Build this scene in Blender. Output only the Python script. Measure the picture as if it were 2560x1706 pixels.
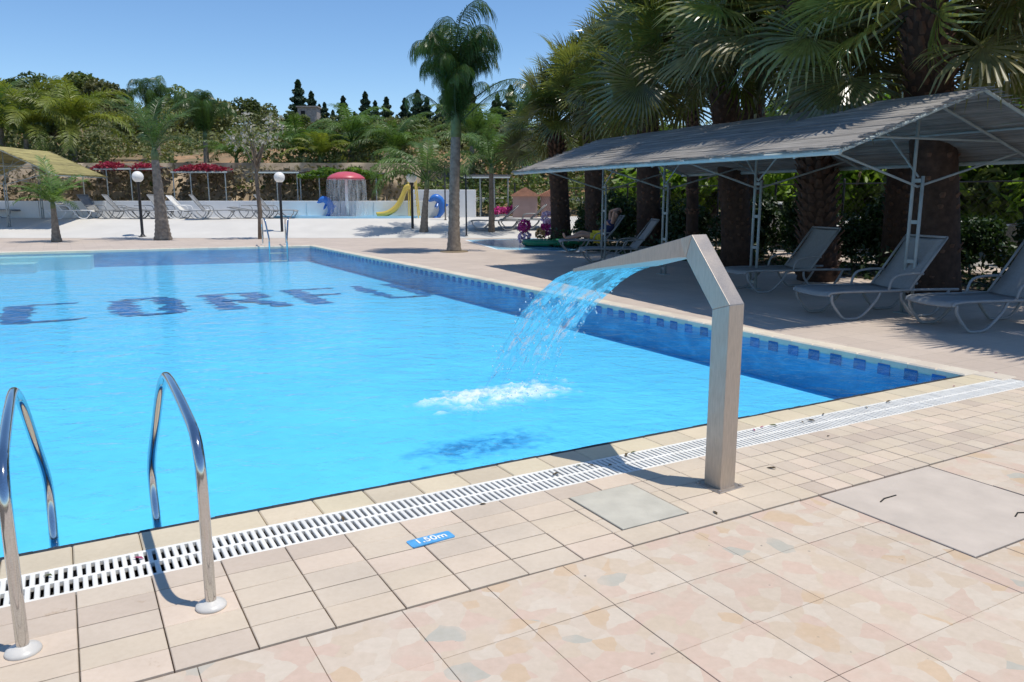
import bpy, bmesh, math, random
from mathutils import Vector, Matrix, Euler, noise as mnoise
R = math.radians
rnd = random.Random(7)
for o in list(bpy.data.objects): bpy.data.objects.remove(o)
sc = bpy.context.scene
COL = sc.collection

# ---------------------------------------------------------------- camera
CAM_H, FPX, HOR = 1.6, 1960.0, 490.0
PITCH = math.atan((853 - HOR) / FPX)
cd = bpy.data.cameras.new('camera'); cam = bpy.data.objects.new('camera', cd); COL.objects.link(cam)
cam.location = (0, 0, CAM_H); cam.rotation_euler = (math.pi / 2 - PITCH, 0, 0)
cd.sensor_width = 36; cd.lens = 36 * FPX / 2560; cd.clip_start = 0.05; cd.clip_end = 6000
sc.camera = cam
sc.render.resolution_x = 1024; sc.render.resolution_y = 682

# ---------------------------------------------------------------- light
SUN_EL = R(73); SUN_H = Vector((0.96, -0.28)).normalized()
SUN = Vector((SUN_H.x * math.cos(SUN_EL), SUN_H.y * math.cos(SUN_EL), math.sin(SUN_EL)))
w = bpy.data.worlds.new('World'); sc.world = w; w.use_nodes = True
nt = w.node_tree; nt.nodes.clear()
sky = nt.nodes.new('ShaderNodeTexSky'); sky.sky_type = 'NISHITA'; sky.sun_disc = False
sky.sun_elevation = SUN_EL; sky.sun_rotation = math.atan2(SUN.x, SUN.y)
sky.altitude = 0; sky.air_density = 0.9; sky.dust_density = 0.0; sky.ozone_density = 5.0
bg = nt.nodes.new('ShaderNodeBackground'); bg.inputs[1].default_value = 0.15
out = nt.nodes.new('ShaderNodeOutputWorld')
hsv = nt.nodes.new('ShaderNodeHueSaturation'); hsv.inputs['Saturation'].default_value = 1.09
nt.links.new(sky.outputs[0], hsv.inputs['Color']); nt.links.new(hsv.outputs[0], bg.inputs[0]); nt.links.new(bg.outputs[0], out.inputs[0])
sd = bpy.data.lights.new('sun', 'SUN'); sd.energy = 4.0; sd.angle = R(0.53); sd.color = (1, 0.945, 0.85)
sun = bpy.data.objects.new('sun', sd); COL.objects.link(sun); sun.rotation_euler = SUN.to_track_quat('Z', 'Y').to_euler()
sun.location = SUN * 60
sc.view_settings.view_transform = 'Standard'; sc.view_settings.look = 'None'
sc.view_settings.exposure = 0.0; sc.view_settings.gamma = 1.0; sc.view_settings.use_curve_mapping = False
sc.render.engine = 'CYCLES'
sc.cycles.transparent_max_bounces = 24; sc.cycles.max_bounces = 8

# ---------------------------------------------------------------- survey helpers
P0 = Vector((4.106, 6.928, 0)); RZ = R(29.699)       # near right corner of the pool, pool frame
PX = Vector((math.cos(RZ), math.sin(RZ), 0)); PY = Vector((-math.sin(RZ), math.cos(RZ), 0))
def W(x, y, z=0): return P0 + PX * x + PY * y + Vector((0, 0, z))
def spot(u, v, z=0.0):
    """ground position of a surveyed point at height z"""
    c, s = math.cos(PITCH), math.sin(PITCH); x = (u - 1280) / FPX; y = -(v - 853) / FPX
    d = Vector((x, c + y * s, -s + y * c)); k = (z - CAM_H) / d.z
    return Vector((d.x * k, d.y * k, z))
def side(u, Y, z=0.0):
    """x of a surveyed bearing at distance Y"""
    c, s = math.cos(PITCH), math.sin(PITCH)
    return (u - 1280) / FPX * (Y * c - (z - CAM_H) * s)
def deck_z(Y):
    t = max(0, min(1, (Y - 31.0) / 4.0)); return 0.6 * t

# ---------------------------------------------------------------- mesh builder
class MB:
    def __init__(s): s.v = []; s.f = []
    def add(s, vs, fs):
        n = len(s.v); s.v += [tuple(v) for v in vs]; s.f += [tuple(i + n for i in f) for f in fs]; return s
    def box(s, c, d, m=None, taper=1.0):
        x, y, z = d[0] / 2, d[1] / 2, d[2] / 2
        vs = [Vector((i * x * (taper if k > 0 else 1), j * y * (taper if k > 0 else 1), k * z)) for k in (-1, 1) for j in (-1, 1) for i in (-1, 1)]
        if m is not None: vs = [m @ v for v in vs]
        c = Vector(c)
        return s.add([v + c for v in vs], [(0, 2, 3, 1), (4, 5, 7, 6), (0, 1, 5, 4), (2, 6, 7, 3), (0, 4, 6, 2), (1, 3, 7, 5)])
    def bevbox(s, c, d, b=0.004):
        """box with a chamfered top edge"""
        x, y, z = d[0] / 2, d[1] / 2, d[2] / 2; cx, cy, cz = c
        def ring(e, zz): return [(cx - x + e, cy - y + e, cz + zz), (cx + x - e, cy - y + e, cz + zz), (cx + x - e, cy + y - e, cz + zz), (cx - x + e, cy + y - e, cz + zz)]
        vs = ring(0, -z) + ring(0, z - b) + ring(b, z)
        fs = [(3, 2, 1, 0)] + [(i, (i + 1) % 4, 4 + (i + 1) % 4, 4 + i) for i in range(4)] + [(4 + i, 4 + (i + 1) % 4, 8 + (i + 1) % 4, 8 + i) for i in range(4)] + [(8, 9, 10, 11)]
        return s.add(vs, fs)
    def tube(s, pts, r, n=8, cap=True):
        pts = [Vector(p) for p in pts]; m = len(pts)
        if not hasattr(r, '__len__'): r = [r] * m
        base = len(s.v); up = None
        for i, p in enumerate(pts):
            t = (pts[min(i + 1, m - 1)] - pts[max(i - 1, 0)]).normalized()
            if up is None:
                a = Vector((0, 0, 1)) if abs(t.z) < 0.9 else Vector((1, 0, 0)); up = (a - t * a.dot(t)).normalized()
            else: up = (up - t * up.dot(t)).normalized()
            b = t.cross(up)
            for k in range(n):
                an = 2 * math.pi * k / n; s.v.append(tuple(p + (up * math.cos(an) + b * math.sin(an)) * r[i]))
        for i in range(m - 1):
            for k in range(n):
                k2 = (k + 1) % n
                s.f.append((base + i * n + k, base + i * n + k2, base + (i + 1) * n + k2, base + (i + 1) * n + k))
        if cap:
            s.f.append(tuple(base + k for k in reversed(range(n)))); s.f.append(tuple(base + (m - 1) * n + k for k in range(n)))
        return s
    def lathe(s, prof, n=16, c=(0, 0, 0)):
        base = len(s.v)
        for r_, z in prof:
            for k in range(n):
                an = 2 * math.pi * k / n; s.v.append((c[0] + r_ * math.cos(an), c[1] + r_ * math.sin(an), c[2] + z))
        for i in range(len(prof) - 1):
            for k in range(n):
                k2 = (k + 1) % n; s.f.append((base + i * n + k, base + i * n + k2, base + (i + 1) * n + k2, base + (i + 1) * n + k))
        s.f.append(tuple(base + k for k in reversed(range(n)))); s.f.append(tuple(base + (len(prof) - 1) * n + k for k in range(n)))
        return s
    def ball(s, c, r, n=12, m=8, sz=1.0):
        return s.lathe([(max(1e-3, r * math.sin(math.pi * i / m)), -r * sz * math.cos(math.pi * i / m)) for i in range(m + 1)], n, c)
    def prism(s, poly, z0, z1):
        n = len(poly); vs = [(x, y, z0) for x, y in poly] + [(x, y, z1) for x, y in poly]
        return s.add(vs, [tuple(reversed(range(n))), tuple(range(n, 2 * n))] + [(i, (i + 1) % n, n + (i + 1) % n, n + i) for i in range(n)])
    def xz_prism(s, poly, y0, y1):
        n = len(poly); vs = [(x, y0, z) for x, z in poly] + [(x, y1, z) for x, z in poly]
        return s.add(vs, [tuple(range(n)), tuple(reversed(range(n, 2 * n)))] + [(i, n + i, n + (i + 1) % n, (i + 1) % n) for i in range(n)])
    def mesh(s, name, m, smooth=False):
        me = bpy.data.meshes.new(name); me.from_pydata(s.v, [], s.f)
        if m: me.materials.append(m)
        if smooth: me.polygons.foreach_set('use_smooth', [True] * len(me.polygons))
        me.update(); return me
    def build(s, name, m, parent=None, smooth=False, loc=None, rot=None):
        return put(name, s.mesh(name, m, smooth), parent, loc, rot)
def put(name, me, parent=None, loc=None, rot=None, scale=None):
    o = bpy.data.objects.new(name, me); COL.objects.link(o)
    if parent: o.parent = parent
    if loc is not None: o.location = loc
    if rot is not None: o.rotation_euler = rot
    if scale is not None: o.scale = scale
    return o
def tag(o, label=None, cat=None, group=None, kind=None):
    if label: o['label'] = label
    if cat: o['category'] = cat
    if group: o['group'] = group
    if kind: o['kind'] = kind
    return o
def thing(name, label, cat, loc=(0, 0, 0), rz=0, group=None):
    o = put(name, None, None, loc, (0, 0, rz)); o.empty_display_size = 0.2
    return tag(o, label, cat, group)
def copy_tree(o, parent=None):
    c = o.copy(); COL.objects.link(c)
    if parent: c.parent = parent
    for ch in list(o.children): copy_tree(ch, c)
    return c
def structure(o): o['kind'] = 'structure'; return o
ORD = ['first', 'second', 'third', 'fourth', 'fifth', 'sixth', 'seventh', 'eighth', 'ninth', 'tenth', 'eleventh', 'twelfth', 'thirteenth', 'fourteenth', 'fifteenth', 'sixteenth', 'seventeenth', 'eighteenth', 'nineteenth', 'twentieth'] + ['twenty-' + q for q in ['first', 'second', 'third', 'fourth', 'fifth', 'sixth', 'seventh', 'eighth', 'ninth']] + ['thirtieth'] + ['thirty-' + q for q in ['first', 'second', 'third', 'fourth', 'fifth', 'sixth', 'seventh', 'eighth', 'ninth']]

# ---------------------------------------------------------------- materials
def nodes_of(name):
    m = bpy.data.materials.new(name); m.use_nodes = True; t = m.node_tree
    return m, t, t.nodes['Principled BSDF'], t.nodes['Material Output']
def N(t, kind, **kw):
    n = t.nodes.new(kind)
    for k, v in kw.items():
        if k.startswith('i_'): n.inputs[k[2:].replace('_', ' ')].default_value = v
        else: setattr(n, k, v)
    return n
def coords(t, space='Object'):
    if space == 'World': return N(t, 'ShaderNodeNewGeometry').outputs['Position']
    return N(t, 'ShaderNodeTexCoord').outputs[space]
def ramp(t, fac, stops, interp='LINEAR'):
    r = N(t, 'ShaderNodeValToRGB'); r.color_ramp.interpolation = interp; e = r.color_ramp.elements
    while len(e) > 1: e.remove(e[0])
    e[0].position = stops[0][0]; e[0].color = (*stops[0][1], 1)
    for p, c in stops[1:]:
        x = e.new(p); x.color = (*c, 1)
    t.links.new(fac, r.inputs[0]); return r.outputs[0]
def mixc(t, fac, a, b, mode='MIX'):
    m = N(t, 'ShaderNodeMix', data_type='RGBA', blend_type=mode)
    for i, v in ((0, fac), (6, a), (7, b)):
        if hasattr(v, 'node'): t.links.new(v, m.inputs[i])
        elif i == 0: m.inputs[0].default_value = v
        else: m.inputs[i].default_value = (*v, 1)
    return m.outputs[2]
def noise(t, vec, scale, detail=4, rough=0.55, dist=0.0):
    n = N(t, 'ShaderNodeTexNoise'); n.inputs['Scale'].default_value = scale; n.inputs['Detail'].default_value = detail
    n.inputs['Roughness'].default_value = rough; n.inputs['Distortion'].default_value = dist
    t.links.new(vec, n.inputs['Vector']); return n.outputs['Fac']
def scaled(t, vec, s):
    m = N(t, 'ShaderNodeMapping'); m.inputs['Scale'].default_value = s; t.links.new(vec, m.inputs[0]); return m.outputs[0]
def add_bump(t, p, h, strength=0.3, dist=0.01):
    b = N(t, 'ShaderNodeBump'); b.inputs['Strength'].default_value = strength; b.inputs['Distance'].default_value = dist
    t.links.new(h, b.inputs['Height']); t.links.new(b.outputs[0], p.inputs['Normal']); return b
def obj_value(t, col, lo, hi):
    oi = N(t, 'ShaderNodeObjectInfo'); mr = N(t, 'ShaderNodeMapRange'); mr.inputs[3].default_value = lo; mr.inputs[4].default_value = hi
    t.links.new(oi.outputs['Random'], mr.inputs[0])
    h = N(t, 'ShaderNodeHueSaturation'); t.links.new(mr.outputs[0], h.inputs['Value']); t.links.new(col, h.inputs['Color']); return h.outputs[0]
def mat(name, c, rough=0.6, var=0.18, scale=6.0, metal=0.0, spec=0.4, bump=0.0, bscale=40.0, rand=0.0, space='Object'):
    m, t, p, _ = nodes_of(name); v = coords(t, space)
    c1 = tuple(x * (1 - var) for x in c); c2 = tuple(min(1, x * (1 + var)) for x in c)
    col = ramp(t, noise(t, v, scale), [(0.3, c1), (0.7, c2)])
    if rand: col = obj_value(t, col, 1 - rand, 1 + rand)
    t.links.new(col, p.inputs['Base Color'])
    p.inputs['Roughness'].default_value = rough; p.inputs['Metallic'].default_value = metal; p.inputs['Specular IOR Level'].default_value = spec
    if bump: add_bump(t, p, noise(t, v, bscale, 5), bump)
    return m
def leafmat(name, c, c2=None, trans=0.3, rough=0.45, scale=1.2, rand=0.25, space='World', fine=9.0, spec=0.5):
    m, t, p, o = nodes_of(name); v = coords(t, space); c2 = c2 or tuple(x * 1.7 for x in c)
    f = noise(t, v, scale, 3); g = noise(t, v, fine, 3)
    col = ramp(t, f, [(0.32, c), (0.68, c2)])
    col = mixc(t, 0.55, col, ramp(t, g, [(0.3, (0.45, 0.45, 0.45)), (0.7, (1.35, 1.35, 1.35))]), 'MULTIPLY')
    if rand: col = obj_value(t, col, 1 - rand, 1 + rand)
    t.links.new(col, p.inputs['Base Color']); p.inputs['Roughness'].default_value = rough; p.inputs['Specular IOR Level'].default_value = spec
    tr = N(t, 'ShaderNodeBsdfTranslucent'); t.links.new(mixc(t, 1.0, col, (1.25, 1.3, 0.6), 'MULTIPLY'), tr.inputs[0])
    mx = N(t, 'ShaderNodeMixShader'); mx.inputs[0].default_value = trans
    t.links.new(p.outputs[0], mx.inputs[1]); t.links.new(tr.outputs[0], mx.inputs[2]); t.links.new(mx.outputs[0], o.inputs[0])
    return m

def mat_tile(name, base, rand=0.10):
    m, t, p, _ = nodes_of(name); v = coords(t, 'World')
    c = ramp(t, noise(t, v, 2.3, 3), [(0.3, tuple(x * 0.92 for x in base)), (0.7, tuple(x * 1.06 for x in base))])
    grime = noise(t, v, 34.0, 5, 0.65)
    c = mixc(t, 0.35, c, ramp(t, grime, [(0.35, (0.86, 0.84, 0.8)), (0.6, (1, 1, 1))]), 'MULTIPLY')
    stain = noise(t, v, 7.0, 4, 0.7)
    c = mixc(t, ramp_val(t, stain, 0.66, 0.74), c, mixc(t, 1.0, c, (0.80, 0.74, 0.66), 'MULTIPLY'))
    oi = N(t, 'ShaderNodeObjectInfo')
    tint = ramp(t, oi.outputs['Random'], [(0.0, (0.97, 0.93, 0.92)), (0.35, (1.03, 1.02, 1.0)), (0.7, (1.0, 0.98, 0.92)), (1.0, (1.04, 0.99, 0.97))])
    c = mixc(t, 1.0, c, tint, 'MULTIPLY'); c = obj_value(t, c, 1 - rand, 1 + rand)
    t.links.new(c, p.inputs['Base Color']); p.inputs['Roughness'].default_value = 0.62; p.inputs['Specular IOR Level'].default_value = 0.35
    add_bump(t, p, noise(t, v, 60, 5, 0.65), 0.18, 0.004); return m
def ramp_val(t, f, a, b):
    mr = N(t, 'ShaderNodeMapRange'); mr.inputs[1].default_value = a; mr.inputs[2].default_value = b; t.links.new(f, mr.inputs[0]); return mr.outputs[0]
def mat_slab():
    m, t, p, _ = nodes_of('printed_slab'); v = coords(t, 'World')
    nv = N(t, 'ShaderNodeTexNoise'); nv.inputs['Scale'].default_value = 6.0; nv.inputs['Detail'].default_value = 3; t.links.new(v, nv.inputs['Vector'])
    ad = N(t, 'ShaderNodeVectorMath', operation='MULTIPLY_ADD'); ad.inputs[1].default_value = (0.11, 0.11, 0); t.links.new(nv.outputs['Color'], ad.inputs[0]); t.links.new(v, ad.inputs[2])
    vo = N(t, 'ShaderNodeTexVoronoi'); vo.inputs['Scale'].default_value = 10.0; t.links.new(scaled(t, ad.outputs[0], (1, 1, 0)), vo.inputs['Vector'])
    sp = N(t, 'ShaderNodeSeparateColor'); t.links.new(vo.outputs['Color'], sp.inputs[0])
    base = (0.56, 0.47, 0.385)
    c = ramp(t, sp.outputs[0], [(0.0, (0.60, 0.455, 0.359)), (0.16, (0.60, 0.50, 0.394)), (0.34, (0.585, 0.475, 0.359)), (0.5, (0.62, 0.53, 0.427)), (0.68, (0.59, 0.455, 0.359)), (0.80, (0.585, 0.44, 0.301)), (0.88, (0.60, 0.50, 0.398)), (0.968, (0.47, 0.44, 0.369))], 'CONSTANT')
    ed = N(t, 'ShaderNodeTexVoronoi'); ed.feature = 'SMOOTH_F1'; ed.inputs['Scale'].default_value = 10.0; t.links.new(scaled(t, ad.outputs[0], (1, 1, 0)), ed.inputs['Vector'])
    c = mixc(t, ramp_val(t, ed.outputs['Distance'], 0.50, 0.85), c, (0.60, 0.495, 0.394))
    soft = noise(t, v, 3.0, 4, 0.6)
    c = mixc(t, ramp_val(t, soft, 0.54, 0.76), c, (0.605, 0.50, 0.398))
    c = mixc(t, 0.5, c, ramp(t, noise(t, v, 28, 5, 0.65), [(0.3, (0.87, 0.86, 0.816)), (0.65, (1.04, 1.03, 1.02))]), 'MULTIPLY')
    dots = noise(t, v, 21, 2, 0.5)
    c = mixc(t, ramp_val(t, dots, 0.74, 0.78), c, (0.25, 0.21, 0.175))
    c = obj_value(t, c, 0.96, 1.04)
    t.links.new(c, p.inputs['Base Color']); p.inputs['Roughness'].default_value = 0.55; p.inputs['Specular IOR Level'].default_value = 0.4
    add_bump(t, p, noise(t, v, 45, 5, 0.6), 0.2, 0.004); return m
def mat_terrace():
    m, t, p, _ = nodes_of('terrace_paving'); v = coords(t, 'Object'); wv = coords(t, 'World')
    br = N(t, 'ShaderNodeTexBrick'); br.offset = 0.0; br.squash = 1.0
    for k, x in (('Scale', 1.0), ('Mortar Size', 0.004), ('Mortar Smooth', 0.1), ('Brick Width', 0.376), ('Row Height', 0.376), ('Bias', 0.0)): br.inputs[k].default_value = x
    br.inputs['Color1'].default_value = (0.53, 0.445, 0.375, 1); br.inputs['Color2'].default_value = (0.58, 0.49, 0.415, 1); br.inputs['Mortar'].default_value = (0.42, 0.36, 0.305, 1)
    t.links.new(v, br.inputs['Vector'])
    c = mixc(t, 0.6, br.outputs['Color'], ramp(t, noise(t, wv, 0.9, 4, 0.6), [(0.3, (0.88, 0.87, 0.86)), (0.7, (1.08, 1.07, 1.05))]), 'MULTIPLY')
    c = mixc(t, 0.5, c, ramp(t, noise(t, wv, 18, 5, 0.65), [(0.3, (0.88, 0.87, 0.85)), (0.65, (1.04, 1.03, 1.02))]), 'MULTIPLY')
    t.links.new(c, p.inputs['Base Color']); p.inputs['Roughness'].default_value = 0.6; p.inputs['Specular IOR Level'].default_value = 0.3
    return m
def mat_water(name, tint, ripple=0.35, refl=1.0, scale=1.0):
    m, t, p, o = nodes_of(name); t.nodes.remove(p); v = coords(t, 'World')
    n1 = noise(t, scaled(t, v, (1.1 * scale, 1.6 * scale, 1)), 2.4, 4, 0.55, 0.4); n2 = noise(t, v, 11 * scale, 3, 0.5, 0.6)
    mth = N(t, 'ShaderNodeMath', operation='MULTIPLY_ADD'); mth.inputs[1].default_value = 0.3; t.links.new(n2, mth.inputs[0]); t.links.new(n1, mth.inputs[2])
    b = N(t, 'ShaderNodeBump'); b.inputs['Strength'].default_value = ripple; b.inputs['Distance'].default_value = 0.10; t.links.new(mth.outputs[0], b.inputs['Height'])
    fr = N(t, 'ShaderNodeFresnel'); fr.inputs[0].default_value = 1.33; t.links.new(b.outputs[0], fr.inputs['Normal'])
    mu = N(t, 'ShaderNodeMath', operation='MULTIPLY'); mu.inputs[1].default_value = refl; t.links.new(fr.outputs[0], mu.inputs[0])
    tr = N(t, 'ShaderNodeBsdfTransparent'); tr.inputs[0].default_value = (*tint, 1)
    gl = N(t, 'ShaderNodeBsdfGlossy'); gl.inputs['Roughness'].default_value = 0.05; t.links.new(b.outputs[0], gl.inputs['Normal'])
    mx = N(t, 'ShaderNodeMixShader'); t.links.new(mu.outputs[0], mx.inputs[0]); t.links.new(tr.outputs[0], mx.inputs[1]); t.links.new(gl.outputs[0], mx.inputs[2])
    t.links.new(mx.outputs[0], o.inputs[0]); return m
def mat_reed(name, c):
    m, t, p, _ = nodes_of(name); v = coords(t, 'Object')
    a = noise(t, scaled(t, v, (30, .9, 30)), 1.0, 4, .7); b = noise(t, v, 2.2, 4, .6)
    col = ramp(t, a, [(.3, tuple(x * .52 for x in c)), (.5, c), (.72, tuple(x * 1.5 for x in c))])
    col = mixc(t, .6, col, ramp(t, b, [(.3, (.7, .68, .66)), (.7, (1.2, 1.18, 1.15))]), 'MULTIPLY'); col = obj_value(t, col, .8, 1.2)
    t.links.new(col, p.inputs['Base Color']); p.inputs['Roughness'].default_value = .9; add_bump(t, p, a, .8, .02); return m
def mat_poolfloor():
    m, t, p, _ = nodes_of('pool_mosaic'); v = coords(t, 'World')
    c = ramp(t, noise(t, v, 0.7, 4, 0.6), [(0.3, (0.135, 0.56, 0.88)), (0.7, (0.165, 0.635, 0.92))])
    n3 = noise(t, v, 3.2, 3, 0.6, 1.5)
    c = mixc(t, 0.5, c, ramp(t, n3, [(0.35, (0.90, 0.94, 0.97)), (0.6, (1.05, 1.03, 1.02))]), 'MULTIPLY')
    t.links.new(c, p.inputs['Base Color']); p.inputs['Roughness'].default_value = 0.7; return m
def mat_poolwall():
    m, t, p, _ = nodes_of('pool_wall_mosaic'); v = coords(t, 'Object')
    c = ramp(t, noise(t, scaled(t, v, (1, 1, 3)), 2.2, 4, 0.65, 0.5), [(0.3, (0.025, 0.22, 0.46)), (0.55, (0.05, 0.34, 0.62)), (0.78, (0.16, 0.52, 0.82))])
    t.links.new(c, p.inputs['Base Color']); p.inputs['Roughness'].default_value = 0.5; return m
def mat_steel(name, c=(0.52, 0.50, 0.47), rough=0.28, grain=(3, 3, 0.4)):
    m, t, p, _ = nodes_of(name); v = coords(t, 'Object')
    g = noise(t, scaled(t, v, grain), 60, 4, 0.6)
    t.links.new(ramp(t, g, [(0.3, tuple(x * 0.86 for x in c)), (0.7, tuple(x * 1.08 for x in c))]), p.inputs['Base Color'])
    p.inputs['Metallic'].default_value = 1.0
    mr = N(t, 'ShaderNodeMapRange'); mr.inputs[3].default_value = rough * 0.75; mr.inputs[4].default_value = rough * 1.3; t.links.new(noise(t, v, 9, 3), mr.inputs[0]); t.links.new(mr.outputs[0], p.inputs['Roughness'])
    return m
def mat_alpha(name, c, lo, hi, scale, rough=0.2, grad=None, spec=0.5, stretch=(1, 1, 1), maxa=1.0):
    """water in motion: noise decides how much of the sheet is foam and how much lets the view through"""
    m, t, p, o = nodes_of(name); v = coords(t, 'Object')
    a = ramp_val(t, noise(t, scaled(t, v, stretch), scale, 4, 0.65, 0.8), lo, hi)
    mm = N(t, 'ShaderNodeMath', operation='MULTIPLY'); mm.inputs[1].default_value = maxa; t.links.new(a, mm.inputs[0]); a = mm.outputs[0]
    if grad:
        uv = N(t, 'ShaderNodeAttribute', attribute_name='fade'); mu = N(t, 'ShaderNodeMath', operation='MULTIPLY'); t.links.new(a, mu.inputs[0]); t.links.new(uv.outputs['Fac'], mu.inputs[1]); a = mu.outputs[0]
    p.inputs['Base Color'].default_value = (*c, 1); p.inputs['Roughness'].default_value = rough; p.inputs['Specular IOR Level'].default_value = spec
    t.links.new(a, p.inputs['Alpha']); return m

M = {}
M['tile'] = mat_tile('small_tile', (0.60, 0.51, 0.41), 0.07); M['cope'] = mat_tile('coping_tile', (0.62, 0.545, 0.405), 0.05)
M['cope_r'] = mat_tile('coping_side', (0.66, 0.60, 0.50), 0.05)
M['slab'] = mat_slab(); M['terrace'] = mat_terrace()
M['mortar'] = mat('mortar', (0.15, 0.128, 0.105), 0.9, 0.35, 12, space='World')
M['concrete'] = mat('pale_concrete', (0.60, 0.575, 0.53), 0.8, 0.06, 0.8, bump=0.1, space='World')
M['hatch'] = mat('hatch_concrete', (0.50, 0.47, 0.39), 0.75, 0.10, 7, bump=0.15, bscale=70, space='World')
M['hatch2'] = mat('hatch_slab', (0.54, 0.465, 0.39), 0.7, 0.08, 5, bump=0.15, bscale=70, space='World')
M['white_plastic'] = mat('white_plastic', (0.78, 0.76, 0.70), 0.45, 0.08, 5, space='World')
M['dark'] = mat('dark_channel', (0.02, 0.02, 0.018), 0.9, 0.3, 8)
M['rubber'] = mat('black_joint', (0.03, 0.035, 0.04), 0.7, 0.4, 14)
M['pool_floor'] = mat_poolfloor(); M['pool_wall'] = mat_poolwall(); M['step'] = mat('pale_step_tile', (.46, .72, .80), .6, .08, 2, space='World')
M['letter'] = mat('navy_mosaic', (0.0, 0.14, 0.40), 0.6, 0.35, 5)
M['dark_tile'] = mat('navy_tile', (0.02, 0.13, 0.36), 0.4, 0.25, 9, rand=0.2)
M['water'] = mat_water('pool_water', (0.80, 0.97, 1.0), 0.30, 0.85)
M['water2'] = mat_water('shallow_water', (0.85, 0.97, 1.0), 0.2, 0.8)
M['steel'] = mat_steel('brushed_steel', (0.52, 0.455, 0.395), 0.50, (3, 3, 0.25)); M['chrome'] = mat_steel('polished_steel', (0.60, 0.60, 0.60), 0.10, (3, 3, 3))
M['flange'] = mat('flange_plastic', (0.62, 0.59, 0.54), 0.35, 0.1, 9)
M['blue_sign'] = mat('blue_enamel', (0.10, 0.36, 0.66), 0.35, 0.12, 30)
M['white'] = mat('white_paint', (0.80, 0.80, 0.79), 0.6, 0.04, 2, space='World')
M['globe'] = mat('opal_globe', (0.82, 0.80, 0.76), 0.3, 0.03, 2)
M['black'] = mat('black_paint', (0.018, 0.018, 0.02), 0.45, 0.2, 8)
M['grey_tube'] = mat('grey_green_tube', (0.30, 0.34, 0.34), 0.45, 0.12, 8)
M['eave_tube'] = mat('pale_green_tube', (0.40, 0.46, 0.45), 0.4, 0.10, 8)
M['sling'] = mat('sling_fabric', (0.255, 0.26, 0.26), 0.8, 0.08, 30, rand=0.06)
M['sling_dark'] = mat('dark_sling', (0.10, 0.10, 0.105), 0.8, 0.1, 30)
M['lounger_frame'] = mat('lounger_tube', (0.28, 0.285, 0.285), 0.4, 0.08, 8)
M['reed'] = mat_reed('weathered_reed', (0.255, 0.24, 0.222))
M['reed_y'] = mat_reed('yellow_thatch', (0.30, 0.26, 0.10))
M['palm_trunk'] = mat('palm_trunk', (0.22, 0.185, 0.15), 0.9, 0.35, 9, bump=0.6, bscale=18)
M['fan_trunk'] = mat('fibre_trunk', (0.06, 0.036, 0.026), 0.95, 0.4, 8, bump=0.7, bscale=25)
M['leaf_base'] = mat('leaf_base', (0.115, 0.062, 0.04), 0.8, 0.4, 9, rand=0.2)
M['bark'] = mat('bark', (0.16, 0.125, 0.095), 0.9, 0.3, 7, bump=0.5, bscale=25)
M['frond'] = leafmat('queen_palm_leaf', (0.048, 0.098, 0.026), (0.090, 0.16, 0.042), 0.34, 0.34)
M['frond_y'] = leafmat('yellow_palm_leaf', (0.13, 0.19, 0.03), (0.27, 0.29, 0.05), 0.38, 0.45)
M['frond_g'] = leafmat('bright_palm_leaf', (0.075, 0.15, 0.035), (0.15, 0.24, 0.055), 0.36, 0.45)
M['crownshaft'] = mat('crownshaft', (0.10, 0.14, 0.055), 0.6, 0.25, 8)
M['fan'] = leafmat('fan_palm_leaf', (0.115, 0.135, 0.034), (0.235, 0.245, 0.075), 0.36, 0.26, rand=0.45, spec=1.0)
M['fan_y'] = leafmat('fan_palm_leaf_old', (0.12, 0.12, 0.05), (0.23, 0.20, 0.08), 0.25, 0.42, rand=0.35)
M['petiole'] = mat('petiole', (0.13, 0.15, 0.055), 0.5, 0.2, 8)
M['broad'] = leafmat('broadleaf', (0.085, 0.135, 0.032), (0.155, 0.19, 0.052), 0.32, 0.55, 0.35, 0.4)
M['broad2'] = leafmat('olive_leaf', (0.115, 0.145, 0.046), (0.20, 0.205, 0.075), 0.3, 0.55, 0.35, 0.4)
M['pine'] = leafmat('pine_needles', (0.020, 0.050, 0.026), (0.040, 0.078, 0.036), 0.15, 0.6, 0.6, 0.3)
M['bright'] = leafmat('bright_foliage', (0.11, 0.22, 0.025), (0.24, 0.36, 0.045), 0.45, 0.5, 0.8, 0.2)
M['hedge'] = leafmat('hedge_leaf', (0.022, 0.050, 0.014), (0.045, 0.08, 0.022), 0.25, 0.45, 1.5, 0.2)
M['dry'] = leafmat('dry_climber', (0.11, 0.085, 0.05), (0.26, 0.21, 0.12), 0.2, 0.7, 1.0, 0.2)
M['red_flower'] = leafmat('bougainvillea', (0.30, 0.015, 0.045), (0.42, 0.03, 0.08), 0.35, 0.6, 2.0, 0.1)
M['pale_flower'] = leafmat('pale_blossom', (0.30, 0.28, 0.25), (0.55, 0.52, 0.50), 0.3, 0.6, 2.0, 0.1)
M['pink'] = mat('pink_petals', (0.55, 0.05, 0.25), 0.5, 0.4, 12, rand=0.1)
M['soil'] = mat('orange_soil', (0.34, 0.20, 0.115), 0.95, 0.35, 0.35, bump=0.5, bscale=4, space='World')
M['rock'] = mat('rock_bank', (0.40, 0.31, 0.21), 0.95, 0.45, 1.2, bump=0.8, bscale=3, space='World')
M['earth'] = mat('dry_earth', (0.20, 0.155, 0.10), 0.95, 0.25, 0.4, space='World')
M['asphalt'] = mat('asphalt', (0.30, 0.29, 0.27), 0.9, 0.12, 3, space='World')
M['bed'] = mat('planting_soil', (0.10, 0.075, 0.05), 0.95, 0.4, 5, bump=0.5, space='World')

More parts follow.
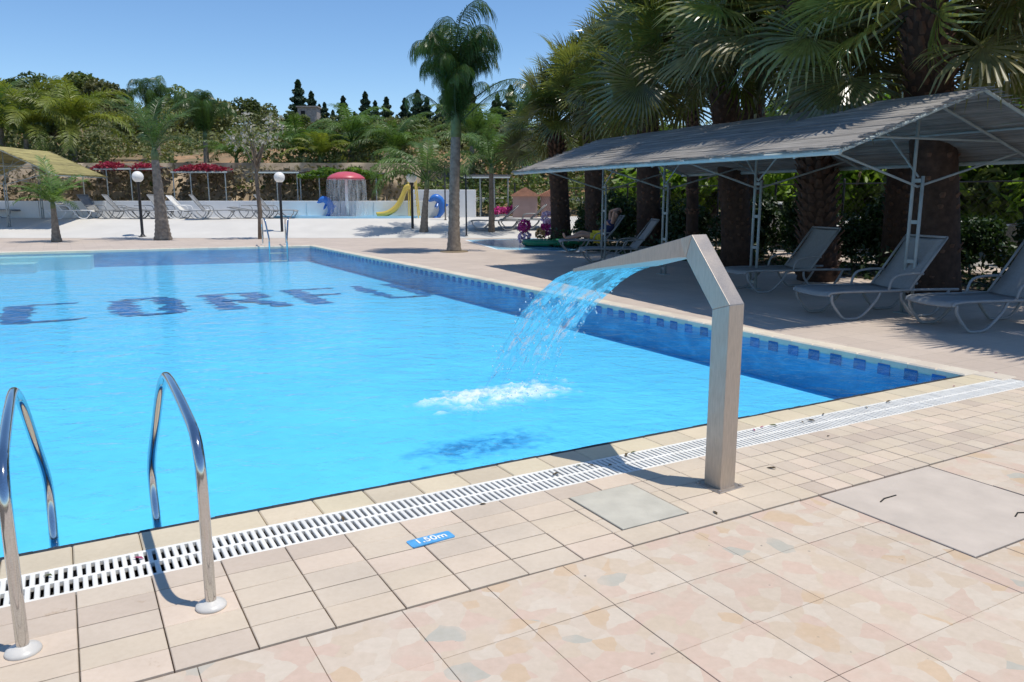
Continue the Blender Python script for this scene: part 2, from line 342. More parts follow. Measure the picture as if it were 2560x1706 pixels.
# ---------------------------------------------------------------- setting: ground, terrace, pool
def sheet(name, pts, z, m, frame=False, parent=None):
    """flat ngon; pts are world points; frame=True stores it in the pool frame so tile joints follow the pool"""
    mb = MB()
    if frame:
        q = [Vector((*p[:2], 0)) - P0 for p in pts]; vs = [(v.dot(PX), v.dot(PY), z) for v in q]
    else: vs = [(p[0], p[1], z) for p in pts]
    a = sum(vs[i][0] * vs[(i + 1) % len(vs)][1] - vs[(i + 1) % len(vs)][0] * vs[i][1] for i in range(len(vs)))
    if a < 0: vs.reverse()
    mb.add(vs, [tuple(range(len(vs)))])
    o = mb.build(name, m, parent)
    if frame and not parent: o.location = P0; o.rotation_euler = (0, 0, RZ)
    return o
g = MB(); g.add([(-3000, -800, -0.9), (3000, -800, -0.9), (3000, 5000, -0.9), (-3000, 5000, -0.9)], [(0, 1, 2, 3)])
structure(g.build('ground', M['earth']))
FE = (0.0, 21.56); FD = (-13.84, 23.67)                      # far edge of the pool, pool frame
nrm = Vector((0.151, 0.988))                                 # outward normal of the far edge
Bo = W(0.24, 21.84); Do = W(-14.1, 23.96)
terrace = structure(sheet('terrace', [Bo, W(0.24, -0.5), W(0.6, -0.5), W(0.6, -9), (13.5, -8), (13.5, 6.5), (2.6, 25.9 - 0.0)] and
    [Bo, W(0.24, -0.5), W(0.6, -0.5), W(0.6, -9), (20, -8), (20, 25.9), (-6.2, 25.9)], 0.0, M['terrace'], True))
structure(sheet('far_terrace', [Do, Bo, (-6.2, 25.9), (20, 25.9), (20, 31), (-60, 31), (-60, 20)], 0.0, M['terrace'], True))
structure(sheet('side_terrace', [Do, (-60, 20), (-60, -8), W(-14.2, -9), W(-14.2, -0.5)], 0.0, M['terrace'], True))
bed = structure(sheet('tile_bed', [W(0.6, -0.5), W(-14.2, -0.5), W(-14.2, -9), W(0.6, -9)], -0.016, M['mortar'], True))
# upper terrace: gentle rise beyond the lamps
mb = MB(); ys = [31, 32, 33, 34, 35, 36, 38, 41, 45]
for i in range(len(ys) - 1):
    mb.add([(-60, ys[i], deck_z(ys[i])), (20, ys[i], deck_z(ys[i])), (20, ys[i + 1], deck_z(ys[i + 1])), (-60, ys[i + 1], deck_z(ys[i + 1]))], [(0, 1, 2, 3)])
mb.add([(-60, 30.3, 0.004), (20, 30.3, 0.004), (20, 31.0, 0.0045), (-60, 31.0, 0.0045)], [(0, 1, 2, 3)])
structure(mb.build('upper_terrace', M['concrete']))

POOL_Z = -0.5; WATER_Z = -0.055
basin = put('pool_basin', None, None, P0, (0, 0, RZ)); structure(basin)
mb = MB(); mb.add([(0, 0, POOL_Z), (-14.0, 0, POOL_Z), (FD[0], FD[1], POOL_Z), (FE[0], FE[1], POOL_Z)], [(3, 2, 1, 0)]); mb.build('pool_floor', M['pool_floor'], basin)
def wallq(a, b, name, m):
    mb = MB(); mb.add([(*a, POOL_Z), (*b, POOL_Z), (*b, -0.03), (*a, -0.03)], [(0, 1, 2, 3)]); return mb.build(name, m, basin)
wallq((0, FE[1]), (0, 0), 'side_wall', M['pool_wall']); wallq((FD[0], FD[1]), FE, 'far_wall', M['pool_wall'])
wallq((0, 0), (-14.0, 0), 'near_wall', M['pool_wall']); wallq((-14.0, 0), FD, 'end_wall', M['pool_wall'])
# navy square tiles below the side coping
me = MB().bevbox((0, 0, 0), (0.008, 0.135, 0.11), 0.002).mesh('dark_tile', M['dark_tile'])
y = 0.24
while y < 21:
    put('waterline_tile', me, basin, (-0.005, y + rnd.uniform(-0.006, 0.006), -0.10)); y += 0.283
# shallow entry steps in the far left corner
for k, (t0, t1, dp, z) in enumerate(((6.3, 12.5, 0.75, -0.12), (7.6, 12.5, 1.5, -0.24))):
    mb = MB(); a = Vector((FE[0] - 0.988 * t0, FE[1] + 0.151 * t0)); b = Vector((FE[0] - 0.988 * t1, FE[1] + 0.151 * t1)); n = Vector((-0.151, -0.988))
    mb.prism([tuple(a), tuple(b), tuple(b + n * dp), tuple(a + n * dp)], POOL_Z, z); mb.build('entry_step', M['step'], basin)
# word laid in navy mosaic on the floor
def ribbon(mb, pts, wd, z, ox, oy, rag=0.12):
    pts = [Vector((p[0], p[1])) for p in pts]; L = []
    for a, b in zip(pts[:-1], pts[1:]):
        n = max(2, int((b - a).length / 0.07)); L += [a.lerp(b, i / n) for i in range(n)]
    L.append(pts[-1]); vs = []
    for i, p in enumerate(L):
        t = (L[min(i + 1, len(L) - 1)] - L[max(i - 1, 0)]).normalized(); nn = Vector((-t.y, t.x))
        for sg in (-1, 1):
            q = p + nn * sg * (wd / 2) ; q = Vector((q.x + ox, q.y + oy))
            q += Vector((mnoise.noise((q.x * 5, q.y * 9, 3.1)) * rag * 2.2, mnoise.noise((q.x * 7, q.y * 4, 8.7)) * rag))
            vs.append((q.x, q.y, z))
    mb.add(vs, [(2 * i, 2 * i + 1, 2 * i + 3, 2 * i + 2) for i in range(len(L) - 1)])
GLY = {'C': [([(1.15, 2.55), (0.3, 2.6), (0.18, 2.3)], 0.17), ([(0.18, 2.6), (0.18, 0.1)], 0.42), ([(0.18, 0.3), (0.3, 0.1), (1.15, 0.15)], 0.17)],
       'O': [([(0.17, 2.5), (0.17, 0.2)], 0.42), ([(1.0, 2.5), (1.0, 0.2)], 0.42), ([(0.1, 2.55), (1.05, 2.55)], 0.17), ([(0.1, 0.13), (1.05, 0.13)], 0.17)],
       'R': [([(0.17, 2.7), (0.17, 0.0)], 0.42), ([(0.1, 2.56), (0.95, 2.56)], 0.16), ([(0.95, 2.6), (1.0, 1.5)], 0.42), ([(0.9, 1.4), (0.2, 1.35)], 0.17), ([(0.6, 1.35), (1.15, 0.05)], 0.30)],
       'F': [([(0.17, 2.7), (0.17, 0.0)], 0.42), ([(0.1, 2.56), (1.1, 2.56)], 0.17), ([(0.2, 1.4), (0.95, 1.4)], 0.17)],
       'U': [([(0.17, 2.7), (0.17, 0.4), (0.35, 0.15)], 0.30), ([(1.05, 2.7), (1.05, 0.4), (0.9, 0.15)], 0.30), ([(0.3, 0.13), (0.95, 0.13)], 0.16)]}
for ch, x in zip('CORFU', (-8.0, -6.25, -4.5, -2.78, -1.30)):
    mb = MB()
    for k, (pts, wd) in enumerate(GLY[ch]): ribbon(mb, pts, wd, POOL_Z + 0.004 + 0.004 * k, x, 11.2)
    mb.build('floor_letter', M['letter'], basin)
# water
mb = MB(); mb.add([(0, 0, WATER_Z), (-14.0, 0, WATER_Z), (FD[0], FD[1], WATER_Z), (FE[0], FE[1], WATER_Z)], [(3, 2, 1, 0)])
structure(mb.build('water', M['water'], None, False, P0, (0, 0, RZ)))
# black joint along the near waterline, then coping tiles
mb = MB(); rr = random.Random(3); x = 0.0
while x > -14.0:
    dx = rr.uniform(0.05, 0.12); mb.box((x - dx / 2, 0.004 + rr.uniform(0, .006), -0.022 - 0.002), (dx * 1.02, 0.046 + rr.uniform(0, .016), 0.036)); x -= dx
mb.build('waterline_joint', M['rubber'], basin)
ct = MB().bevbox((0, 0, -0.02), (0.277, 0.208, 0.04), 0.006).mesh('coping_tile', M['cope'])
for i in range(46):
    put('coping_tile', ct, basin, (0.08 - 0.281 * i, -0.112, rnd.uniform(-.0012, .0012)), (rnd.uniform(-.004, .004), rnd.uniform(-.003, .003), rnd.uniform(-.003, .003)))
mb = MB(); mb.box((-6.2, -0.12, -0.06), (13.6, 0.22, 0.06)); mb.build('coping_bed', M['mortar'], basin)
ct2 = MB().bevbox((0, 0, -0.03), (0.243, 0.278, 0.076), 0.014).mesh('coping_stone', M['cope_r'])
y = 0.14
while y < 21.5:
    put('coping_tile', ct2, basin, (0.118, y, 0.004 + rnd.uniform(-.001, .001)), (0, rnd.uniform(-.003, .003), rnd.uniform(-.002, .002))); y += 0.281
ct3 = MB().bevbox((0, 0, -0.03), (0.278, 0.26, 0.076), 0.014).mesh('coping_stone_far', M['cope_r'])
for i in range(48):
    t = (i + 0.5) * 0.281; put('coping_tile', ct3, basin, (-0.988 * t + 0.151 * 0.125, FE[1] + 0.151 * t + 0.988 * 0.125, 0.004), (0, 0, -R(8.7)))
put('coping_tile', ct2, basin, (0.118, 21.69, 0.004)); put('coping_tile', ct2, basin, (0.118+.09, -0.14, 0.0))
# five rows of small tiles
st = MB().bevbox((0, 0, -0.01), (0.2780, 0.1525, 0.024), 0.003).mesh('small_tile', M['tile'])
st2 = MB().bevbox((0, 0, -0.01), (0.1365, 0.1525, 0.024), 0.003).mesh('half_tile', M['tile'])
H1 = (-4.755, -4.335, -1.136, -0.667)        # access hatch by the fountain (x0,x1,y0,y1)
H2 = (-3.56, -2.60, -2.16, -1.315)         # big hatch slab
for i in range(31):
    for j in range(5):
        cx = 0.42 - 0.283 * i; cy = -0.583 - 0.159 * j
        halves = cx > -3.7
        for (dx, me) in (((-0.0705, st2), (0.0705, st2)) if halves else ((0.0, st),)):
            x = cx + dx; hw = 0.068 if halves else 0.139
            if x + hw > H1[0] and x - hw < H1[1] and cy + 0.077 > H1[2] and cy - 0.077 < H1[3]:
                # cut tile left and right of the hatch
                for (a, b) in ((x - hw, H1[0] - 0.006), (H1[1] + 0.006, x + hw)):
                    if b - a > 0.03: put('small_tile', MB().bevbox((0, 0, -0.01), (b - a, 0.1535, 0.024), 0.0035).mesh('cut_tile', M['tile']), bed, ((a + b) / 2, cy, 0))
                continue
            put('small_tile', me, bed, (x, cy, rnd.uniform(-.0015, .0012)), (rnd.uniform(-.006, .006), rnd.uniform(-.005, .005), rnd.uniform(-.004, .004)))
# printed slabs
sl = MB().bevbox((0, 0, -0.01), (0.3738, 0.3738, 0.024), 0.0015).mesh('paving_slab', M['slab'])
for i in range(27):
    for j in range(10):
        cx = -8.42 + 0.3765 * i; cy = -1.500 - 0.3765 * j
        if cx + 0.186 > H2[0] and cx - 0.186 < H2[1] and cy + 0.186 > H2[2] and cy - 0.186 < H2[3]:
            y0c = min(cy + 0.186, H2[2] - 0.006); y1c = cy - 0.186
            segs = []
            for (a, b) in ((cx - 0.186, min(cx + 0.186, H2[0] - 0.006)), (max(cx - 0.186, H2[1] + 0.006), cx + 0.186)):
                if b - a > 0.02: segs.append((a, b, cy - 0.186, cy + 0.186))
            a, b = max(cx - 0.186, H2[0] - 0.004), min(cx + 0.186, H2[1] + 0.004)
            if y0c - y1c > 0.02: segs.append((a, b, y1c, y0c))
            for (a, b, c0, c1) in segs:
                put('paving_slab', MB().bevbox((0, 0, -0.01), (b - a - .002, c1 - c0, 0.024), 0.002).mesh('cut_slab', M['slab']), bed, ((a + b) / 2, (c0 + c1) / 2, -0.0005))
            continue
        put('paving_slab', sl, bed, (cx, cy, rnd.uniform(-.0012, .001)), (rnd.uniform(-.0025, .0025), rnd.uniform(-.0025, .0025), 0))
# ---- access hatches and depth sign
t = thing('access_hatch', 'small square pale concrete hatch set among the tiles beside the steel fountain', 'hatch', W(0, 0, 0), RZ)
MB().bevbox(((H1[0] + H1[1]) / 2, (H1[2] + H1[3]) / 2, -0.006), (H1[1] - H1[0] - .006, H1[3] - H1[2] - .006, 0.022), 0.003).build('lid', M['hatch'], t)
t = thing('access_hatch', 'large slab-coloured hatch let into the printed paving right of the fountain', 'hatch', W(0, 0, 0), RZ)
MB().bevbox(((H2[0] + H2[1]) / 2, (H2[2] + H2[3]) / 2, -0.006), (H2[1] - H2[0] - .008, H2[3] - H2[2] - .008, 0.021), 0.003).build('lid', M['hatch2'], t)
MB().tube([(H2[0] + .20, H2[2] + .62, .006), (H2[0] + .26, H2[2] + .64, .007), (H2[0] + .36, H2[2] + .64, .006)], 0.004, 6).build('lift_handle', M['dark'], t)
MB().tube([(H2[0] + .62, H2[2] + .16, .006), (H2[0] + .68, H2[2] + .18, .007), (H2[0] + .72, H2[2] + .16, .006)], 0.004, 6).build('lift_handle', M['dark'], t)
t = thing('depth_marker', 'blue plate lettered 1.50m on the tiles between ladder and fountain', 'depth sign', W(-5.612, -0.778, 0.003), RZ + R(3))
def rounded(wd, ht, r, n=5):
    p = []
    for cx, cy, a0 in ((wd / 2 - r, ht / 2 - r, 0), (-wd / 2 + r, ht / 2 - r, 90), (-wd / 2 + r, -ht / 2 + r, 180), (wd / 2 - r, -ht / 2 + r, 270)):
        for k in range(n + 1): a = R(a0 + 90 * k / n); p.append((cx + r * math.cos(a), cy + r * math.sin(a)))
    return p
MB().prism(rounded(0.225, 0.078, 0.012), -0.002, 0.004).build('plate', M['blue_sign'], t)
def text_mesh(txt, size, m):
    c = bpy.data.curves.new('txt', 'FONT'); c.body = txt; c.size = size; c.align_x = 'CENTER'; c.align_y = 'CENTER'; c.extrude = 0.0006; c.offset = 0.0012
    o = bpy.data.objects.new('txt', c); COL.objects.link(o); dg = bpy.context.evaluated_depsgraph_get()
    me = bpy.data.meshes.new_from_object(o.evaluated_get(dg)); me.name = 'lettering'; bpy.data.objects.remove(o); me.materials.clear(); me.materials.append(m); return me
put('lettering', text_mesh('1.50m', 0.066, M['white']), t, (0, 0, 0.0055))
# ---- drain grate
gr = thing('drain_grate', 'long white slotted drain grate running between coping and tiles', 'drain', W(0, 0, 0), RZ)
mb = MB(); mb.add([(-14, -.5, -.11), (.6, -.5, -.11), (.6, -.218, -.11), (-14, -.218, -.11), (-14, -.5, 0.0 - .016), (.6, -.5, -.016), (.6, -.218, -.016), (-14, -.218, -.016)], [(0, 1, 2, 3), (0, 4, 5, 1), (3, 2, 6, 7)])
mb.build('channel', M['dark'], gr)
for yy, wd in ((-0.2285, 0.017), (-0.492, 0.016), (-0.360, 0.016)):
    MB().bevbox((-6.8, yy, -0.012), (14.6, wd, 0.022), 0.003).build('edge_bar', M['white_plastic'], gr)
gs = MB().bevbox((0, 0, -0.012), (0.0205, 0.117, 0.022), 0.003).mesh('slat', M['white_plastic'])
x = 0.4; n = 0
while x > -9.0 and n < 260:
    for yy in (-0.2945, -0.4265):
        pass
    put('slat', gs, gr, (x, -0.2945, rnd.uniform(-.0012, .0004)), (0, rnd.uniform(-.03, .03), rnd.uniform(-.02, .02)))
    x -= 0.0352; n += 1
x = 0.385; n2 = 0; mbr = MB()
while x > -9.0:
    mbr.bevbox((x, -0.4265, -0.012 + rnd.uniform(-.001, .0005)), (0.0205, 0.117, 0.022), 0.003); x -= 0.0352
tag(mbr.build('slat_row', M['white_plastic'], gr), kind='stuff')

# ---------------------------------------------------------------- pool ladders
def smooth_path(pts, n=6):
    P = [Vector(p) for p in pts]; out = []
    for i in range(len(P) - 1):
        p0, p1, p2, p3 = P[max(i - 1, 0)], P[i], P[i + 1], P[min(i + 2, len(P) - 1)]
        for k in range(n):
            t = k / n; out.append(0.5 * ((2 * p1) + (-p0 + p2) * t + (2 * p0 - 5 * p1 + 4 * p2 - p3) * t * t + (-p0 + 3 * p1 - 3 * p2 + p3) * t ** 3))
    out.append(P[-1]); return out
def make_ladder(label, half, loc, rz, s=1.0):
    t = thing('pool_ladder', label, 'ladder', loc, rz, 'pool ladders'); t.scale = (s, s, s)
    for sg in (-1, 1):
        x = half * sg; i = -sg * 0.085
        path = [(x, -.91, -.005), (x, -.912, .25), (x, -.912, .50), (x, -.885, .615), (x, -.80, .685), (x, -.60, .715), (x, -.30, .738), (x, .02, .742), (x + i * .1, .12, .722), (x + i * .3, .19, .64), (x + i * .6, .26, .46), (x + i * .95, .335, .24), (x + i, .335, .10), (x + i, .275, -.06), (x + i, .245, -.25), (x + i, .245, -.40)]
        MB().tube(smooth_path(path, 5), 0.0215, 14).build('rail', M['chrome'], t, True)
        MB().lathe([(0.058, 0.0), (0.060, 0.006), (0.056, 0.014), (0.040, 0.022), (0.027, 0.026), (0.0225, 0.030)], 24, (x, -.91, 0.001)).build('flange', M['flange'], t, True)
    for z in (-.16, -.36):
        MB().bevbox((0, .245, z), (2 * half - .17, .07, .025), 0.006).build('tread', M['flange'], t)
    return t
make_ladder('chrome pool ladder standing on the tiles in the near left corner', 0.317, W(-6.933, 0.0, 0), RZ)
fp = spot(690, 616); fx = (fp - P0).dot(PX); fy = (fp - P0).dot(PY)
make_ladder('chrome pool ladder at the far edge of the pool', 0.31, W(fx, FE[1] + 0.151 / .988 * -fx, 0), RZ + math.pi - R(8.7), 1.2)

# ---------------------------------------------------------------- waterfall spout
FR = RZ + R(4)
fo = W(-3.97, -0.992) + Vector((math.cos(FR), math.sin(FR), 0)) * 0.0575 + Vector((-math.sin(FR), math.cos(FR), 0)) * 0.06
ft = thing('pool_fountain', 'brushed steel waterfall spout bent over the near edge of the pool', 'fountain', fo, FR)
def skin_profile(outer, inner, widths):
    """strip between an outer and an inner (y,z) line with a half width at every station"""
    mb = MB(); n = len(outer); vs = []
    for (o, i, h) in zip(outer, inner, widths): vs += [(-h, *o), (h, *o), (h, *i), (-h, *i)]
    fs = [(0, 1, 2, 3)] + [(4 * (n - 1) + 3, 4 * (n - 1) + 2, 4 * (n - 1) + 1, 4 * (n - 1))]
    for k in range(n - 1):
        for j in range(4): fs.append((4 * k + j, 4 * k + 4 + j, 4 * k + 4 + (j + 1) % 4, 4 * k + (j + 1) % 4))
    return mb.add(vs, fs)
def bevel(o, w=0.003, seg=2):
    b = o.modifiers.new('bevel', 'BEVEL'); b.width = w; b.segments = seg; b.limit_method = 'ANGLE'; b.angle_limit = R(25); return o
bevel(skin_profile([(-.06, 0.006), (-.06, 1.032)], [(.06, 0.006), (.06, .995)], [.0575] * 2).build('column', M['steel'], ft))
bevel(skin_profile([(-.06, 1.032), (.23, 1.39)], [(.06, .995), (.27, 1.262)], [.0575] * 2).build('arm', M['steel'], ft))
bevel(skin_profile([(.23, 1.39), (.30, 1.366), (.91, 1.166)], [(.27, 1.262), (.30, 1.262), (.91, 1.148)], [.0575, .075, .35]).build('spout', M['steel'], ft), 0.002)
MB().bevbox((0, 0, 0.003), (0.20, 0.19, 0.008), 0.002).build('base_plate', M['steel'], ft)
for a, b in ((-1, -1), (1, -1), (1, 1), (-1, 1)):
    MB().lathe([(0.010, 0.007), (0.010, 0.013), (0.006, 0.017)], 6, (a * .083, b * .077, 0)).build('bolt', M['steel'], ft)
# falling sheet of water
wt = thing('falling_water', 'broad sheet of water falling from the steel spout into the pool', 'water jet', fo + Vector((-math.sin(FR), math.cos(FR), 0)) * 0.91, FR)
def jet(y_v0, tt):  # flight path, metres from the lip
    return 2.95 * tt, 1.156 - 0.75 * tt - 4.905 * tt * tt
NU, NV = 60, 70; T_END = 0.40; vs = []; fade = []
for j in range(NV + 1):
    for i in range(NU + 1):
        u = i / NU; v = j / NV; tt = T_END * v * (1 + 0.05 * mnoise.noise((u * 6, 1.7, 0)) * v * 4)
        yy, zz = jet(0, tt); squeeze = 1 - 0.10 * v; xx = (u - 0.5) * 0.68 * squeeze
        amp = 0.035 * v ** 1.1 + 0.002
        n = Vector((mnoise.noise((u * 9, v * 7, 0)), mnoise.noise((u * 9, v * 7, 5)), mnoise.noise((u * 11, v * 9, 9))))
        n2 = Vector((mnoise.noise((u * 26, v * 18, 2)), mnoise.noise((u * 26, v * 18, 7)), mnoise.noise((u * 30, v * 22, 4)))) * 0.45
        q = Vector((xx, yy, zz)) + (n + n2) * amp; vs.append(tuple(q))
        e = min(u, 1 - u) * 2; hole = mnoise.noise((u * 8, v * 6, 12)) + 0.6 * mnoise.noise((u * 19, v * 13, 3))
        f_ = max(0.0, 1 - max(0, (v - 0.58) / 0.42)) ** 1.0
        if hole > 0.30 - v * 0.1 and v > 0.14: f_ *= 0.5
        if u > 0.9 and mnoise.noise((v * 22, 4, 4)) > 0: f_ *= 0.3
        fade.append(max(0, f_))
mb = MB(); mb.add(vs, [(j * (NU + 1) + i, j * (NU + 1) + i + 1, (j + 1) * (NU + 1) + i + 1, (j + 1) * (NU + 1) + i) for j in range(NV) for i in range(NU)])
def mat_jet():
    m, t, p, o = nodes_of('jet_water'); v = coords(t, 'Object')
    at = N(t, 'ShaderNodeAttribute', attribute_name='fade')
    nz = noise(t, scaled(t, v, (26, 9, 9)), 1.0, 4, 0.6, 0.6)
    b = N(t, 'ShaderNodeBump'); b.inputs['Strength'].default_value = 0.55; b.inputs['Distance'].default_value = 0.02; t.links.new(nz, b.inputs['Height'])
    gl = N(t, 'ShaderNodeBsdfGlossy'); gl.inputs['Roughness'].default_value = 0.12; t.links.new(b.outputs[0], gl.inputs['Normal'])
    tl = N(t, 'ShaderNodeBsdfTranslucent'); tl.inputs[0].default_value = (0.92, 0.90, 0.88, 1); df = N(t, 'ShaderNodeBsdfDiffuse'); df.inputs[0].default_value = (0.92, 0.90, 0.88, 1)
    m0 = N(t, 'ShaderNodeMixShader'); m0.inputs[0].default_value = 0.5; t.links.new(tl.outputs[0], m0.inputs[1]); t.links.new(df.outputs[0], m0.inputs[2])
    fr = N(t, 'ShaderNodeFresnel'); fr.inputs[0].default_value = 1.33; t.links.new(b.outputs[0], fr.inputs['Normal'])
    m1 = N(t, 'ShaderNodeMixShader'); t.links.new(fr.outputs[0], m1.inputs[0]); t.links.new(m0.outputs[0], m1.inputs[1]); t.links.new(gl.outputs[0], m1.inputs[2])
    tr = N(t, 'ShaderNodeBsdfTransparent'); tr.inputs[0].default_value = (0.88, 0.97, 1, 1)
    a = N(t, 'ShaderNodeMath', operation='MULTIPLY'); t.links.new(at.outputs['Fac'], a.inputs[0]); t.links.new(ramp_val(t, noise(t, scaled(t, v, (30, 11, 11)), 1.0, 4, 0.65, 1.0), 0.24, 0.66), a.inputs[1])
    a2 = N(t, 'ShaderNodeMath', operation='MULTIPLY_ADD'); a2.inputs[1].default_value = 0.70; t.links.new(a.outputs[0], a2.inputs[0])
    a3 = N(t, 'ShaderNodeMath', operation='MULTIPLY'); a3.inputs[1].default_value = 0.38; t.links.new(at.outputs['Fac'], a3.inputs[0]); t.links.new(a3.outputs[0], a2.inputs[2])
    m2 = N(t, 'ShaderNodeMixShader'); t.links.new(a2.outputs[0], m2.inputs[0]); t.links.new(tr.outputs[0], m2.inputs[1]); t.links.new(m1.outputs[0], m2.inputs[2])
    t.links.new(m2.outputs[0], o.inputs[0]); return m
M['jet'] = mat_jet()
so = mb.build('water_sheet', M['jet'], wt, True); at = so.data.attributes.new('fade', 'FLOAT', 'POINT'); at.data.foreach_set('value', fade)
M['drop'] = mat('water_drop', (0.72, 0.90, 0.97), 0.08, 0.05, 5, spec=1.0)
mb = MB(); rr = random.Random(5)
for k in range(420):
    v = rr.uniform(0.35, 1.25); tt = 0.40 * v * rr.uniform(.95, 1.05); yy, zz = jet(0, tt)
    if zz < WATER_Z + .02: continue
    s_ = rr.uniform(.0018, .0055) * (1.5 if rr.random() < .06 else 1); sp = 0.05 * v
    mb.ball((rr.uniform(-.36, .36) + rr.gauss(0, sp), yy + rr.gauss(0, sp), zz + rr.gauss(0, sp * .7)), s_, 5, 4, rr.uniform(1, 1.9))
tag(mb.build('droplets', M['drop'], wt, True), kind='stuff')
# foam where the sheet lands
fc = W(-3.93, 1.62, WATER_Z); NX, NY = 90, 40; vs = []; fd = []
for j in range(NY + 1):
    for i in range(NX + 1):
        u = i / NX * 2 - 1; v = j / NY * 2 - 1
        d = math.sqrt(u * u * (1.0 if u > 0 else 1.05) + v * v); n = mnoise.noise((u * 3.5, v * 2.2, 1)) * 0.5 + mnoise.noise((u * 9, v * 5, 4)) * 0.35 + mnoise.noise((u * 21, v * 11, 2)) * 0.2
        k = max(0, 1 - d * (1.10 - n * 0.95)); k = min(1, k * 1.7)
        h = k * (0.018 + 0.05 * max(0, n + 0.15) + 0.03 * max(0, mnoise.noise((u * 26, v * 14, 9))))
        vs.append((u * 0.82, v * 0.36 + u * -0.03, 0.004 + h)); fd.append(k)
mb = MB(); mb.add(vs, [(j * (NX + 1) + i, j * (NX + 1) + i + 1, (j + 1) * (NX + 1) + i + 1, (j + 1) * (NX + 1) + i) for j in range(NY) for i in range(NX)])
M['foam'] = mat_alpha('foam', (0.86, 0.89, 0.92), 0.30, 0.62, 7, 0.5, True, 0.4, maxa=0.86)
fo_ = mb.build('foam', M['foam'], None, True, fc, (0, 0, RZ + R(4))); at = fo_.data.attributes.new('fade', 'FLOAT', 'POINT'); at.data.foreach_set('value', fd); tag(fo_, 'white foam on the pool where the falling water lands', 'foam', kind='stuff')

# fallen leaves and petals
lf = MB(); lf.add([(-.5, 0, 0), (-.2, .2, .12), (.2, .17, .16), (.5, 0, .05), (.2, -.17, .1), (-.2, -.2, .14), (0, 0, 0.02)], [(0, 6, 1), (1, 6, 2), (2, 6, 3), (3, 6, 4), (4, 6, 5), (5, 6, 0)])
lm = [lf.mesh('leaf', mat('fallen_leaf_' + n, c, 0.8, 0.3, 20)) for n, c in (('brown', (0.10, 0.07, 0.035)), ('green', (0.10, 0.12, 0.04)), ('pink', (0.36, 0.06, 0.15)))]
rr = random.Random(11)
leaf_no = {}
for k, (x, y, c) in enumerate(sorted([(-4.62, -.33, 0), (-4.42, -.27, 1), (-4.35, -.30, 0), (-4.25, -.36, 0), (-4.05, -.26, 0), (-3.98, -.24, 1), (-3.55, -.60, 1), (-3.62, -.72, 1), (-3.3, -.40, 0), (-2.95, -.27, 2), (-2.85, -.25, 2), (-2.75, -.26, 1), (-2.5, -.30, 0), (-2.42, -.31, 0), (-2.2, -.24, 0), (-1.75, -.27, 0), (-1.45, -.25, 0), (-0.5, -.2, 2), (-4.22, -1.21, 0), (-6.83, -.31, 2), (-7.18, -.30, 1), (-5.9, -.34, 0), (-5.2, -.52, 0), (-3.45, -.88, 0), (-2.62, -.62, 0), (0.3, -.1, 2)])):
    s_ = rr.uniform(.035, .065); wp = W(x, y, 0.004)
    cnt = leaf_no.setdefault(c, [0]); cnt[0] += 1; lab = ORD[cnt[0] - 1] + {0: ' from the left of the small brown leaves fallen by the near pool edge', 1: ' from the left of the small greenish leaves fallen by the near pool edge', 2: ' from the left of the small pink petals fallen by the near pool edge'}[c]
    o = put('fallen_leaf', lm[c], None, wp, (rr.uniform(-.2, .2), rr.uniform(-.2, .2), rr.uniform(0, 6.28)), (s_, s_ * .8, s_)); tag(o, lab, 'leaf', 'fallen leaves by the pool edge')

